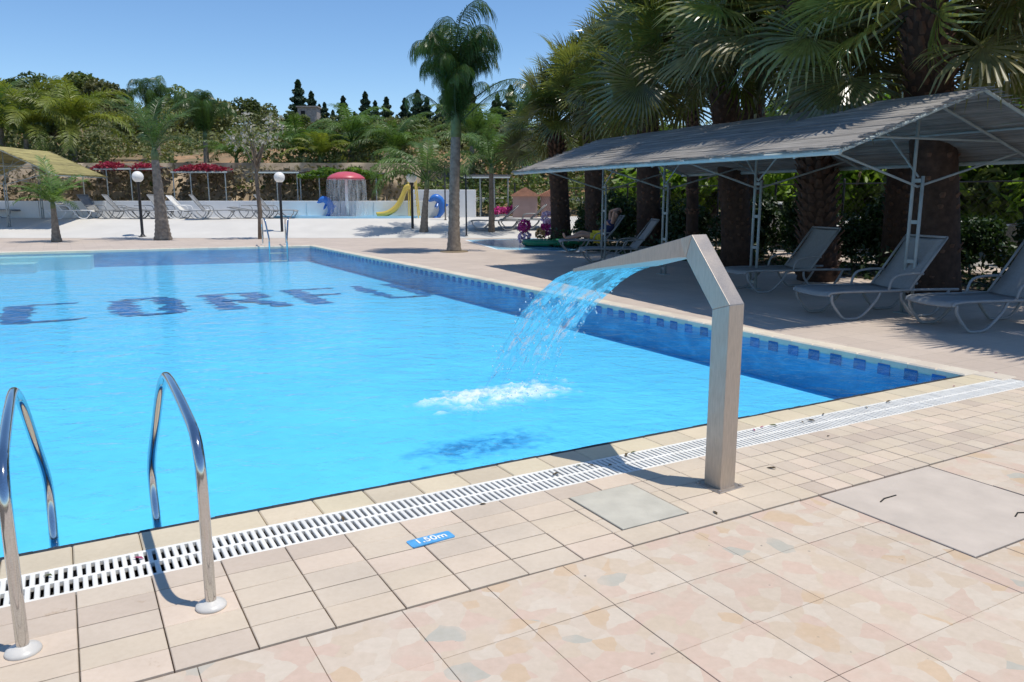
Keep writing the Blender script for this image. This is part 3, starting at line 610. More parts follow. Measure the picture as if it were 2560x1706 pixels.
# ---------------------------------------------------------------- shelter
SA = RZ + R(-7.1)
def make_shelter(label, loc, rz, length, hw, ez, rz_, posts, nst, reed, seed, post_x=-0.1):
    rr = random.Random(seed)
    t = thing('shade_shelter', label, 'shelter', loc, rz)
    sl_len = math.hypot(hw, rz_ - ez); ang = math.atan2(rz_ - ez, hw)
    for sg in (-1, 1):
        wst = sl_len / nst
        for k in range(nst):
            d = (k + 0.5) * wst; mb = MB(); ny = 26; vs = []
            wd = wst * rr.uniform(0.93, 1.03)
            for i in range(ny + 1):
                yy = length * i / ny + (rr.uniform(-.03, .03) if i in (0, ny) else 0)
                wob = 0.010 * mnoise.noise((yy * 1.1, k * 3.3, seed)) + 0.012 * mnoise.noise((yy * 0.35, d * 1.5, seed + 9)); edge = 0.016 * mnoise.noise((yy * 2.5, k * 7.1, seed + 3))
                for e in (-wd / 2 + edge, wd / 2 + edge * .5):
                    dd = d + e
                    vs.append((sg * dd * math.cos(ang), yy, rz_ - dd * math.sin(ang) + wob + 0.004 * (k % 2)))
            n = len(vs); top = [(x, y, z + 0.012) for x, y, z in vs]
            fs = []
            for i in range(ny):
                q = (2 * i, 2 * i + 1, 2 * i + 3, 2 * i + 2); fs.append(q); fs.append(tuple(n + a for a in reversed(q)))
                fs.append((2 * i, 2 * i + 2, n + 2 * i + 2, n + 2 * i)); fs.append((2 * i + 1, n + 2 * i + 1, n + 2 * i + 3, 2 * i + 3))
            mb.add(vs + top, fs); mb.build('reed_strip', reed, t)
    fm = MB()
    for k in range(420):
        sg = rr.choice((-1, 1)); d = rr.uniform(0, sl_len); end = rr.choice((0, length)); ln = rr.uniform(.05, .30); th = rr.uniform(.004, .010)
        fm.box((sg * d * math.cos(ang), end + (-1 if end == 0 else 1) * (rr.uniform(-.02, .05)), rz_ - d * math.sin(ang) + rr.uniform(.002, .03)), (th * 1.6, ln, th), Matrix.Rotation(rr.uniform(-.25, .25), 3, 'Z') @ Matrix.Rotation(rr.uniform(-.12, .12), 3, 'X'))
    for k in range(520):
        sg = rr.choice((-1, 1)); d = sl_len + rr.uniform(-.06, .05); ln = rr.uniform(.15, .5); th = rr.uniform(.004, .010)
        fm.box((sg * d * math.cos(ang), rr.uniform(0, length), rz_ - d * math.sin(ang) + rr.uniform(.0, .025)), (th * 1.6, ln, th), Matrix.Rotation(rr.uniform(-.09, .09), 3, 'Z') @ Matrix.Rotation(rr.uniform(-.05, .05), 3, 'X'))
    tag(fm.build('loose_reeds', reed, t), kind='stuff')
    dz = -0.03
    MB().tube([(0, 0.02, rz_ + dz), (0, length - .02, rz_ + dz)], 0.024, 8).build('ridge_tube', M['grey_tube'], t)
    for sg in (-1, 1):
        MB().tube([(sg * hw, 0.0, ez + dz), (sg * hw, length, ez + dz)], 0.032, 10).build('eave_tube', M['eave_tube'], t, True)
        MB().tube([(sg * hw * .5, 0.0, (ez + rz_) / 2 + dz), (sg * hw * .5, length, (ez + rz_) / 2 + dz)], 0.018, 8).build('purlin', M['grey_tube'], t)
        for yy in (0.0, length): MB().tube([(0, yy, rz_ + dz + .02), (sg * hw, yy, ez + dz + .01)], 0.022, 8).build('rafter', M['eave_tube'], t)
    for yy in posts:
        for sg in (-1, 1): MB().tube([(0, yy, rz_ + dz - .03), (sg * hw, yy, ez + dz - .03)], 0.02, 8).build('rafter', M['grey_tube'], t)
        MB().tube([(-hw * .62, yy, rz_ - (rz_ - ez) * .62 + dz - .04), (hw * .62, yy, rz_ - (rz_ - ez) * .62 + dz - .04)], 0.016, 8).build('tie_bar', M['grey_tube'], t)
        p = put('post', None, t, (post_x, yy, 0))
        for dx in (-.075, .075): MB().tube([(0, dx, 0), (0, dx, (rz_ - .06) if dx > 0 else 1.86)], 0.023, 10).build('pole', M['grey_tube'], p, True)
        for z in (.12, .72, 1.25, 1.8): MB().box((0, 0, z), (.012, .15, .05)).build('spacer', M['grey_tube'], p)
        MB().box((0, 0, .006), (.14, .3, .012)).build('foot_plate', M['grey_tube'], p)
        for sg in (-1, 1):
            xe = sg * hw * .80; ze = rz_ - (rz_ - ez) * .80 + dz - .05
            MB().tube([(post_x, yy, 1.72), (xe, yy, ze)], 0.016, 8).build('brace', M['grey_tube'], t)
        for dy in (-1.0, 1.0):
            if 0 < yy + dy < length: MB().tube([(post_x, yy, 1.85), (0, yy + dy, rz_ - .08)], 0.014, 8).build('brace', M['grey_tube'], t)
    return t
make_shelter('long gabled reed-roofed shade shelter on grey steel posts along the right side of the pool', W(3.05, 1.88), SA, 9.6, 2.24, 2.125, 2.9, (0.75, 3.95, 6.75, 9.3), 26, M['reed'], 4)

# ---------------------------------------------------------------- sun loungers
def make_lounger_meshes(sling, frame, back=52):
    """foot end at x=0, head towards +x; returns list of (name, mesh)"""
    L = []; hw = 0.33; zs = 0.355; xb = 1.18; bl = 0.80; a = R(back)
    # seat sling with rolled front edge and slight sag
    def strip(pts, thick, name, m):
        mb = MB(); n = len(pts); ny = 4; vs = []
        for (x, z) in pts:
            for j in range(ny + 1):
                y = -hw + 2 * hw * j / ny; sag = -0.016 * (1 - (2 * j / ny - 1) ** 2); vs.append((x, y, z + sag))
        k = (ny + 1) * n; vs2 = [(x, y, z - thick) for x, y, z in vs]; fs = []
        for i in range(n - 1):
            for j in range(ny):
                q = (i * (ny + 1) + j, (i + 1) * (ny + 1) + j, (i + 1) * (ny + 1) + j + 1, i * (ny + 1) + j + 1); fs.append(q); fs.append(tuple(k + b for b in reversed(q)))
        for i in range(n - 1):
            fs.append((i * (ny + 1), k + i * (ny + 1), k + (i + 1) * (ny + 1), (i + 1) * (ny + 1))); fs.append((i * (ny + 1) + ny, (i + 1) * (ny + 1) + ny, k + (i + 1) * (ny + 1) + ny, k + i * (ny + 1) + ny))
        for j in range(ny):
            fs.append((j, j + 1, k + j + 1, k + j)); b0 = (n - 1) * (ny + 1); fs.append((b0 + j, k + b0 + j, k + b0 + j + 1, b0 + j + 1))
        mb.add(vs + vs2, fs); return (name, mb.mesh(name, m, True))
    L.append(strip([(-.015, zs - .045), (0, zs - .008), (.05, zs + .008), (.25, zs + .012), (.5, zs + .002), (.8, zs - .004), (1.0, zs), (xb - .01, zs + .004)], .012, 'seat', sling))
    bx = [(xb + bl * t * math.cos(a) + .03 * math.sin(math.pi * t) * math.sin(a), zs + .01 + bl * t * math.sin(a) - .03 * math.sin(math.pi * t) * math.cos(a)) for t in (0, .2, .4, .6, .8, .95, 1.0)]
    L.append(strip(bx, .012, 'backrest', sling))
    top = (xb + bl * math.cos(a), zs + .01 + bl * math.sin(a))
    for sg in (-1, 1):
        y = sg * (hw + .018)
        L.append(('side_rail', MB().tube(smooth_path([(0.0, y, zs - .05), (.03, y, zs - .012), (.3, y, zs + .0), (.8, y, zs - .008), (xb, y, zs - .006), (1.5, y, zs - .01), (1.92, y, zs - .02)], 3), .017, 8).mesh('side_rail', frame, True)))
        L.append(('back_rail', MB().tube([(xb, y, zs), top[:1] + (y,) + (top[1],)], .015, 8).mesh('back_rail', frame, True)))
        for (x0, x1, x2, x3) in ((.04, .20, .42, .74), (1.05, 1.22, 1.5, 1.78)):
            L.append(('leg', MB().tube(smooth_path([(x0, y, zs - .03), (x0 + .02, y, zs - .14), (x1, y, .05), (x1 + .07, y, .018), ((x1 + x2) / 2 + .03, y, .018), (x2, y, .022), (x2 + .10, y, .07), (x3 - .06, y, zs - .13), (x3, y, zs - .02)], 4), .018, 8).mesh('leg', frame, True)))
        L.append(('armrest', MB().tube(smooth_path([(.86, y, zs), (.90, y, zs + .13), (1.0, y, zs + .185), (1.22, y, zs + .20), (1.36, y, zs + .19)], 3), .016, 8).mesh('armrest', frame, True)))
    for x in (.03, xb): L.append(('cross_bar', MB().tube([(x, -hw, zs - .03), (x, hw, zs - .03)], .014, 8).mesh('cross_bar', frame, True)))
    L.append(('cross_bar', MB().tube([(top[0], -hw - .018, top[1]), (top[0], hw + .018, top[1])], .015, 8).mesh('cross_bar', frame, True)))
    return L
LM = make_lounger_meshes(M['sling'], M['lounger_frame'], 52); LMd = make_lounger_meshes(M['sling_dark'], M['lounger_frame'], 42); LMf = make_lounger_meshes(M['white_plastic'], M['white'], 48)
LMw = make_lounger_meshes(M['sling'], M['lounger_frame'], 8)
def lounger(meshes, label, group, loc, rz, s=1.0):
    t = thing('sun_lounger', label, 'sun lounger', loc, rz, group); t.scale = (s, s, s)
    for n, me in meshes: put(n, me, t)
    return t
def heading(a, b): return math.atan2(b[1] - a[1], b[0] - a[0])
gshade = 'loungers in the shade of the reed shelter'
HD = RZ + math.atan2(-0.25, 0.97)                       # heads away from the pool
def lounger_from_corner(x, y, *a, **k):
    """x,y: near front corner in the pool frame"""
    c = W(x, y) + Vector((-math.sin(HD), math.cos(HD), 0)) * 0.36; return lounger(*a, loc=c, rz=HD, **k)
lounger_from_corner(1.96, 1.34, LM, 'grey sling sun lounger with curved tube legs in front of the nearest shelter post', gshade, s=1.06)
lounger_from_corner(1.52, 2.72, LM, 'grey sun lounger with raised back just behind the nearest shelter post', gshade, s=1.06)
lounger_from_corner(2.75, 5.35, LM, 'grey sun lounger with raised back right of the fountain head, before a knobbly palm trunk', gshade, s=1.06)
L4 = spot(1455, 628, .3); lounger(LM, 'grey sun lounger behind the lip of the fountain spout, before the lying sunbather', gshade, (L4.x, L4.y, 0), R(4), 1.05)
L5 = spot(1400, 601, .36); L5l = Vector((L5.x + .0, L5.y, 0)); l5 = lounger(LM, 'sun lounger under the person in yellow shorts', gshade, L5l, R(2), 1.05)

# ---------------------------------------------------------------- person on the lounger
def skin_body(name, verts, edges, radii, m, parent, levels=2):
    me = bpy.data.meshes.new(name); me.from_pydata(verts, edges, []); me.materials.append(m)
    o = put(name, me, parent); md = o.modifiers.new('skin', 'SKIN'); md.use_smooth_shade = True
    for i, r_ in enumerate(radii):
        d = me.skin_vertices[0].data[i]; d.radius = (r_, r_) if not hasattr(r_, '__len__') else r_; d.use_root = (i == 0)
    s = o.modifiers.new('sub', 'SUBSURF'); s.levels = levels; s.render_levels = levels; return o
M['skin'] = mat('skin', (0.46, 0.27, 0.19), 0.55, 0.08, 20); M['shirt'] = mat('navy_shirt', (0.02, 0.03, 0.10), 0.8, 0.2, 20)
M['shorts'] = mat('yellow_shorts', (0.60, 0.50, 0.05), 0.8, 0.12, 20); M['hair'] = mat('dark_hair', (0.035, 0.022, 0.015), 0.6, 0.3, 40)
pt = thing('person', 'person in yellow shorts and dark top reclining on a lounger with arms raised', 'person', L5l, R(2))
za = .44; a = R(52); xb = 1.22
def bk(d, off=.10): return (xb + d * math.cos(a) - off * math.sin(a), 0, .40 + d * math.sin(a) + off * math.cos(a))
hip = (1.12, 0, za + .03); V = [hip, bk(.22), bk(.42), bk(.56), bk(.66), bk(.76, .13), bk(.86, .13)]; Ed = [(0, 1), (1, 2), (2, 3), (3, 4), (4, 5), (5, 6)]; Rd = [(.13, .17), (.115, .15), (.12, .17), (.07, .10), (.055, .055), (.085, .075), (.06, .06)]
def lk(p, r_, to): V.append(p); Rd.append(r_); Ed.append((to, len(V) - 1)); return len(V) - 1
for sg in (-1, 1):
    i = lk((1.04, .10 * sg, za + .01), .085, 0); i = lk((.62, .13 * sg, za + .075 + (.07 if sg > 0 else 0)), .060, i); i = lk((.40, .12 * sg, za + .02), .052, i); i = lk((.17, .11 * sg, za - .02), .036, i); i = lk((.12, .12 * sg, za + .03), .034, i); i = lk((.10, .13 * sg, za + .13), .022, i)
    q = bk(.50); i = lk((q[0], .21 * sg, q[2]), .055, 3); q = bk(.66, .20); i = lk((q[0], .34 * sg, q[2] + .12), .043, i); q = bk(.88, .13); i = lk((q[0], .16 * sg, q[2] + .07), .032, i); q = bk(.90, .06); i = lk((q[0], .06 * sg, q[2]), .03, i)
skin_body('body', V, Ed, Rd, M['skin'], pt)
skin_body('shirt', [bk(.05, .11), bk(.22), bk(.42), bk(.53), (bk(.5)[0], .21, bk(.5)[2]), (bk(.5)[0], -.21, bk(.5)[2])], [(0, 1), (1, 2), (2, 3), (3, 4), (3, 5)], [(.13, .165), (.125, .162), (.13, .18), (.085, .12), .068, .068], M['shirt'], pt)
skin_body('shorts', [(1.15, 0, za + .05), (1.03, .10, za + .02), (.80, .115, za + .05), (1.03, -.10, za + .02), (.80, -.115, za + .05)], [(0, 1), (1, 2), (0, 3), (3, 4)], [(.145, .18), .105, .09, .105, .09], M['shorts'], pt)
h = bk(.82, .13); MB().ball((h[0] + .03, 0, h[2] + .02), .095, 12, 8, 1.05).build('hair', M['hair'], pt, True)

# ---------------------------------------------------------------- lamp posts
lamps = [('globe lamp on a black post left of the tallest far-left palm', 357, 593), ('globe lamp on a black post beside the far pool ladder', 706, 590), ('globe lamp on a black post near the yellow slide', 1032, 588)]
lp0 = None
for lab, u, v in lamps:
    p = spot(u, v)
    if lp0 is None:
        t = lp0 = thing('street_lamp', lab, 'lamp', p, 0, 'globe lamps beyond the pool')
        MB().lathe([(.16, 0), (.16, .03), (.09, .05), (.07, .10), (.055, .12), (.052, 2.02), (.07, 2.04), (.085, 2.10), (.085, 2.15)], 14).build('pole', M['black'], t, True)
        MB().ball((0, 0, 2.33), .215, 24, 14).build('globe', M['globe'], t, True)
    else: t = copy_tree(lp0); t.location = p; t['label'] = lab

# ---------------------------------------------------------------- palms with feather leaves
def frond_mesh(name, L, e0, bend, nl, ll, droop, m, seed, vee=0.5, width=0.034, start=0.22, pw=1.35):
    """feather leaf starting at the origin along +x, rising at e0 and bending down"""
    rr = random.Random(seed); mb = MB(); pts = []; x = z = 0.0; n = 16; T = []
    for i in range(n + 1):
        t = i / n; an = e0 - bend * t ** pw; pts.append(Vector((x, 0.04 * L * math.sin(t * 2.2 + seed) * t, z))); T.append(an); x += L / n * math.cos(an); z += L / n * math.sin(an)
    mb.tube(pts, [0.030 * (1 - .86 * i / n) for i in range(n + 1)], 5)
    for k in range(nl):
        t = start + (1 - start) * (k + rr.random() * .6) / nl; f = t * n; i = min(int(f), n - 1); p = pts[i].lerp(pts[i + 1], f - i); an = T[i]
        fw = Vector((math.cos(an), 0, math.sin(an))); up = Vector((-math.sin(an), 0, math.cos(an)))
        prof = (0.45 + 0.55 * math.sin(math.pi * min(1, (t - start) / (1 - start) * .72 + .22))); l = ll * prof * rr.uniform(.82, 1.1)
        for sg in (-1, 1):
            d = (fw * (0.55 + .5 * t) + Vector((0, sg, 0)) * 1.0 + up * vee * rr.uniform(.4, 1.3)).normalized()
            w_ = width * rr.uniform(.8, 1.1); wv = fw * w_ * .5; q0 = p; dr = droop * rr.uniform(.7, 1.25)
            q1 = p + d * l * .45 - Vector((0, 0, dr * l * .16)); d2 = (d - Vector((0, 0, dr * 1.0))).normalized(); q2 = q1 + d2 * l * .32; d3 = (d2 - Vector((0, 0, dr * 1.1))).normalized(); q3 = q2 + d3 * l * .30
            b = len(mb.v); mb.v += [tuple(q0 - wv * .5), tuple(q0 + wv * .5), tuple(q1 - wv), tuple(q1 + wv), tuple(q2 - wv * .8), tuple(q2 + wv * .8), tuple(q3)]
            mb.f += [(b, b + 1, b + 3, b + 2), (b + 2, b + 3, b + 5, b + 4), (b + 4, b + 5, b + 6)]
    return mb.mesh(name, m)
def palm_trunk(h, r0, r1, seed, lean=(0, 0), flare=1.35, rings=True, n=14):
    rr = random.Random(seed); mb = MB(); k = int(h / .075) if rings else 10; pts = []; rs = []
    for i in range(k + 1):
        t = i / k; pts.append((lean[0] * t ** 1.5 + .012 * mnoise.noise((t * 3, seed, 0)), lean[1] * t ** 1.5, h * t))
        r_ = r0 + (r1 - r0) * t; r_ *= 1 + (flare - 1) * math.exp(-t * h / .35); r_ *= 1 + ((.05 if i % 2 else -.03) * rr.uniform(.5, 1.2) if rings else 0); rs.append(r_)
    return mb.tube(pts, rs, n)
FV = {}
def fv(kind, i):
    key = (kind, i)
    if key not in FV:
        if kind == 'queen': FV[key] = frond_mesh('frond', 3.1, R(88), R(172 + 10 * i), 110, .74, 2.0, M['frond'], 20 + i, .1, .020, .12, 3.7)
        if kind == 'young': FV[key] = frond_mesh('frond', 2.3, R(50), R(55 + 12 * i), 44, .55, .45, M['frond'], 40 + i, .7, .036, .15)
        if kind == 'yellow': FV[key] = frond_mesh('frond', 2.6, R(58), R(75 + 16 * i), 42, .62, .6, M['frond_y'], 60 + i, .6, .042)
        if kind == 'green': FV[key] = frond_mesh('frond', 2.6, R(60), R(80 + 18 * i), 42, .62, .7, M['frond_g'], 80 + i, .5, .042)
        if kind == 'small': FV[key] = frond_mesh('frond', 1.25, R(40), R(38 + 15 * i), 30, .36, .4, M['frond_g'], 90 + i, .6, .034, .12)
        if kind == 'dryf': FV[key] = frond_mesh('frond', 2.2, R(-35), R(40), 30, .45, 1.0, M['dry'], 95 + i, .2, .03)
    return FV[key]
def feather_palm(label, loc, h, r0, r1, kind, fronds, s=1.0, lean=(0, 0), shaft=0.0, group=None, cat='palm', seed=1, rings=True, trunk=None):
    t = thing('palm_tree', label, cat, loc, 0, group)
    tr = palm_trunk(h, r0, r1, seed, lean, rings=rings).build('trunk', trunk or M['palm_trunk'], t, True)
    top = Vector((lean[0], lean[1], h - .02))
    if shaft: MB().tube([top - Vector((0, 0, .1)), top + Vector((0, 0, shaft * .4)), top + Vector((0, 0, shaft))], [r1 * 1.15, r1 * 1.05, r1 * .5], 12).build('crownshaft', M['crownshaft'], t, True)
    rr = random.Random(seed)
    for k, (az, pit, var, sc_) in enumerate(fronds):
        z0 = rr.uniform(.0 if shaft > 1 else .35, .95) * shaft if shaft else 0
        put('frond', fv(kind, var), t, top + Vector((0, 0, z0)), (rr.uniform(-.25, .25), -R(pit), R(az)), (s * sc_,) * 3)
    return t
def ring(n, pits, seed, var=3, j=14):
    rr = random.Random(seed); return [((k * 137.5 + rr.uniform(-j, j)) % 360, rr.uniform(*pits) if k > 3 else rr.uniform(pits[1], pits[1] + 12), rr.randrange(var), rr.uniform(.85, 1.1)) for k in range(n)]
# tall queen palm by the pool corner
fr = [(k * 137.5, 3 - .45 * k, k % 3, rnd.uniform(.86, 1.06) * (1.02 - .018 * k)) for k in range(26)] + [(k * 36 + 20, -7 - 2 * (k % 3), k % 3, .72) for k in range(10)] + [(k * 60, -18, k % 3, .50) for k in range(6)] + [(185, -44, 0, .55), (-10, -50, 1, .80), (12, -44, 0, .75), (100, -54, 1, .6)]
feather_palm('tall slender queen palm with drooping crown beside the far right pool corner', spot(1135, 630), 3.35, .165, .135, 'queen', fr, 1.12, (.10, 0), 1.02, seed=3)
MB().lathe([(.42, 0.001), (.40, .03), (.2, .035)], 16).build('planting_ring', M['earth'], bpy.data.objects['palm_tree'])
feather_palm('palm with thick tapering trunk and few upswept fronds beside the left globe lamp', spot(408, 600), 3.0, .245, .12, 'young', [(165, 26, 0, 1.05), (150, 14, 0, 1.05), (200, 20, 0, 1.0), (15, 18, 0, 1.0), (-20, 8, 1, .95), (40, 24, 0, 1.05), (90, 34, 0, 1.0), (270, 22, 0, .9), (120, -2, 2, .9), (340, -10, 2, .85)], 1.0, (-.06, 0), .35, seed=5)
feather_palm('small young palm with pale trunk at the far left of the terrace', spot(142, 605), 1.28, .135, .075, 'small', [(150, 42, 0, 1.35), (175, 0, 1, 1.0), (200, 8, 1, 1.1), (20, 10, 0, 1.1), (-15, 4, 1, 1.15), (45, 22, 0, 1.1), (80, 20, 1, 1), (120, 20, 1, 1.1), (260, 15, 1, 1), (310, -12, 2, 1.0), (230, -15, 2, 1.0), (340, -25, 2, .9)], 1.0, (0, 0), .16, seed=6)
feather_palm('short queen palm with swollen base and hanging fronds beside the right globe lamp', spot(1060, 590), 2.0, .16, .09, 'green', [(180, -10, 2, 1.0), (170, 8, 1, 1.05), (200, -2, 2, 1.05), (150, 4, 2, 1.0), (190, -30, 2, .9), (90, 20, 0, 1.0), (30, 12, 1, .9), (0, -12, 2, .85), (270, 15, 1, .9), (120, 14, 0, 1.0), (330, 0, 2, .8), (215, -24, 2, 1.05)], 1.0, (.16, 0), .3, seed=8)
# palms on the bank
def bank_z(x, y):
    t = max(0, y - 39.5); left = 1 / (1 + math.exp((x / max(y, 40) * 100 + 42) / 8))
    z = 0.6 + 2.9 * min(1, t / 7) ** 0.9
    z += max(0, y - 46) * (0.092 + 0.048 * left) * (1 if y < 118 else 0) + ((118 - 46) * (0.092 + 0.048 * left) if y >= 118 else 0) - max(0, y - 118) * .03
    z += 1.1 * mnoise.noise((x * .06, y * .06, 2)) * min(1, t / 12) + .5 * mnoise.noise((x * .22, y * .22, 7)) * min(1, t / 5)
    return z
bp = [('leaning yellow-green palm on the bank at the left edge of the picture', 68, 45.5, 'yellow', 1.9, 1.45), ('yellowest palm on the bank above the red creeper', 186, 46.0, 'yellow', 1.7, 1.55), ('grey-green queen palm on the bank right of the palm by the lamp', 515, 45.5, 'queen', 2.0, .95), ('broad green palm on the bank behind the middle globe lamp', 752, 46.0, 'green', .5, 1.15), ('taller yellow-green palm on the bank above the red mushroom', 880, 46.5, 'green', .9, 1.25), ('green palm on the bank just left of the tall queen palm', 985, 45.5, 'green', .7, 1.15), ('queen palm on the bank rising behind the yellow-green palms at far left', 395, 48.0, 'queen', 2.5, .9), ('yellow palm half hidden on the bank behind the tall queen palm', 1180, 44.0, 'green', 1.9, 1.05), ('dusty palm at the foot of the bank right of the middle lamp', 800, 44.0, 'yellow', .9, .8), ('low palm on the bank between palm trunk and bare tree', 590, 45.0, 'green', .8, .85), ('dark palm on the bank at the left border of the picture', 10, 47, 'green', 2.0, 1.4)]
for k, (lab, u, Y, kind, h, s) in enumerate(bp):
    x = side(u, Y, 4); feather_palm(lab, (x, Y, bank_z(x, Y) - .1), h, .17, .11, kind, ring(19, (-35, 18), 100 + k), s, (0, 0), .4, 'palms on the bank', seed=30 + k, rings=False)

# ---------------------------------------------------------------- fan palms behind the shelter
def fan_leaf(name, m, seed, Rl=0.95, pet=1.0, nseg=34, droop=.5, wf=.55):
    rr = random.Random(seed); mb = MB()
    pp = [Vector((pet * t, 0, -.10 * pet * t * t)) for t in (0, .25, .5, .75, 1.0)]
    mb.tube(pp, [.028, .022, .019, .016, .013], 5); c = pp[-1]
    for k in range(nseg):
        an = R(-128 + 256 * (k + .5) / nseg); l = Rl * (1 - .22 * (abs(an) / 2.2) ** 2) * rr.uniform(.90, 1.06)
        d = Vector((math.cos(an), math.sin(an), .22 * abs(math.sin(an)) + rr.uniform(-.04, .04))); sd_ = Vector((-math.sin(an), math.cos(an), 0)); wd = l * math.tan(R(256 / nseg / 2)) * wf
        fold = Vector((0, 0, .3 * wd)); dr = droop * rr.uniform(.5, 1.6)
        q1 = c + d * l * .52 - Vector((0, 0, dr * .05 * l)); q2 = c + d * l * .80 - Vector((0, 0, dr * .17 * l)); q3 = c + d * l * .98 - Vector((0, 0, dr * .42 * l))
        b = len(mb.v); mb.v += [tuple(c + d * .02), tuple(q1 + sd_ * wd + fold), tuple(q1 - fold * .3), tuple(q1 - sd_ * wd + fold), tuple(q2 + sd_ * wd * .55), tuple(q2 - sd_ * wd * .55), tuple(q3)]
        mb.f += [(b, b + 2, b + 1), (b, b + 3, b + 2), (b + 1, b + 2, b + 4), (b + 2, b + 3, b + 5), (b + 2, b + 5, b + 4), (b + 4, b + 5, b + 6)]
    return mb.mesh(name, m)
FAN = [fan_leaf('fan_leaf', M['fan'], 200 + i, .80, 1.05, 40, d) for i, d in enumerate((.2, .4, .55, .8))]; FANY = [fan_leaf('fan_leaf', M['fan_y'], 220 + i, .76, 1.05, 36, d) for i, d in enumerate((.5, .9))]
def fan_palm(label, loc, h, r0, r1, nleaf, s, seed, bulge=False, skirt=True, lean=(0, 0)):
    rr = random.Random(seed); t = thing('fan_palm', label, 'palm', loc, 0, 'fan palms behind the shelter')
    palm_trunk(h, r0, r1, seed, lean, 1.15, False, 16).build('trunk', M['fan_trunk'], t, True)
    mb = MB(); nb = int(h / .085)
    for i in range(nb):
        z = h * (i + .5) / nb; tt = z / h; r_ = r0 + (r1 - r0) * tt; ox, oy = lean[0] * tt ** 1.5, lean[1] * tt ** 1.5
        if not bulge and z < h * .55 and rr.random() < .55: continue
        for k in range(7):
            an = 2 * math.pi * (k + .5 * (i % 2)) / 7 + rr.uniform(-.12, .12); l = (.16 if bulge or z > h * .72 else .07) * rr.uniform(.6, 1.3)
            d = Vector((math.cos(an), math.sin(an), 1.1)).normalized(); c = Vector((ox + (r_ - .02) * math.cos(an), oy + (r_ - .02) * math.sin(an), z)); sdv = Vector((-math.sin(an), math.cos(an), 0))
            wv = .062 * (1.3 if bulge else 1); b = len(mb.v); up = Vector((0, 0, 1))
            mb.v += [tuple(c - sdv * wv), tuple(c + sdv * wv), tuple(c + d * l + sdv * wv * .55), tuple(c + d * l - sdv * wv * .55), tuple(c - sdv * wv * .6 - up * .05), tuple(c + sdv * wv * .6 - up * .05), tuple(c + d * l * .9 + Vector((math.cos(an), math.sin(an), 0)) * .03)]
            mb.f += [(b, b + 3, b + 2, b + 1), (b, b + 1, b + 5, b + 4), (b + 1, b + 2, b + 6, b + 5), (b + 3, b, b + 4, b + 6), (b + 2, b + 3, b + 6), (b + 4, b + 5, b + 6)]
    tag(mb.build('leaf_bases', M['leaf_base'], t), kind='stuff')
    top = Vector((lean[0], lean[1], h))
    nleaf = int(nleaf * 1.2)
    for k in range(nleaf):
        f = k / nleaf; pit = 84 - 118 * f ** .95 + rr.uniform(-9, 9); az = k * 137.5 + rr.uniform(-12, 12)
        old = f > .80 and rr.random() < .6
        me = FANY[rr.randrange(2)] if old else FAN[min(3, int(f * 4))]
        ss = s * rr.uniform(.85, 1.12) * (.72 if f < .12 else 1)
        put('fan_leaf', me, t, top + Vector((0, 0, .25 * (1 - f) - .15)), (rr.gauss(0, .75), -R(pit), R(az)), (ss,) * 3)
    return t
fps = [('fan palm with the thickest dark trunk, right of the nearest shelter post', W(5.25, 3.64), 4.5, .36, .31, 50, 1.35, False), ('fan palm with knobbly pineapple-like trunk between the two nearest shelter posts', W(5.6, 6.2), 5.0, .34, .27, 52, 1.4, True), ('fan palm with thick bare trunk right of the second shelter post', W(6.5, 9.2), 5.0, .34, .30, 50, 1.5, False), ('slim-trunked fan palm just left of the second shelter post', W(7.3, 11.6), 5.9, .16, .14, 42, 1.3, False), ('fan palm behind the third shelter post', W(8.0, 14.2), 5.0, .36, .30, 48, 1.35, False), ('fan palm right of the two leftmost thick trunks under the shelter', W(8.3, 17.3), 4.7, .33, .28, 48, 1.3, False), ('leftmost fan palm, with its trunk beside the sunbather', W(8.0, 18.9), 3.9, .34, .28, 46, 1.15, False), ('fan palm rising tallest at the top right of the picture', W(8.6, 6.6), 6.2, .34, .28, 44, 1.35, False), ('fan palm whose crown fills the right top corner', W(7.4, 2.6), 4.4, .34, .28, 46, 1.25, False), ('tall fan palm above the middle of the shelter roof', W(9.4, 11.6), 6.8, .32, .26, 44, 1.4, False)]
for k, (lab, loc, h, r0, r1, nl, s, bg_) in enumerate(fps): fan_palm(lab, loc, h, r0, r1, nl, s, 300 + k, bg_, True, tuple((PX * (-1.0 if k < 3 else -.3))[:2]))
fan_palm('fan palm standing right of the nearest lounger, its leaves shading the pool corner', W(4.45, -.45), 4.3, .33, .28, 40, 1.35, 340)

# ---------------------------------------------------------------- leafy masses
def leaf_mass(n, pos, size, seed, flat=0.5):
    """n small bent leaf clumps at positions given by pos(rr) -> (point, outward)"""
    rr = random.Random(seed); mb = MB()
    for k in range(n):
        p, o = pos(rr); s_ = size * rr.uniform(.6, 1.35)
        nr = (Vector(o) * flat + Vector((rr.gauss(0, 1), rr.gauss(0, 1), rr.gauss(0, 1) + .35))).normalized(); a_ = nr.orthogonal().normalized(); an = rr.uniform(0, 6.28)
        u_ = a_ * math.cos(an) + nr.cross(a_) * math.sin(an); v_ = nr.cross(u_); b = len(mb.v); p = Vector(p)
        mb.v += [tuple(p - u_ * s_ * .5), tuple(p + v_ * s_ * .32 + nr * s_ * .10), tuple(p + u_ * s_ * .55 - nr * s_ * .06), tuple(p - v_ * s_ * .32 + nr * s_ * .10)]
        mb.f += [(b, b + 1, b + 2, b + 3)] if rr.random() < .5 else [(b, b + 1, b + 2), (b, b + 2, b + 3)]
    return mb
def lobes(rr, n, rx, rz, z0):
    return [(Vector((rr.uniform(-.6, .6) * rx, rr.uniform(-.6, .6) * rx, z0 + rr.uniform(-.45, .6) * rz)), rx * rr.uniform(.3, .52)) for _ in range(n)]
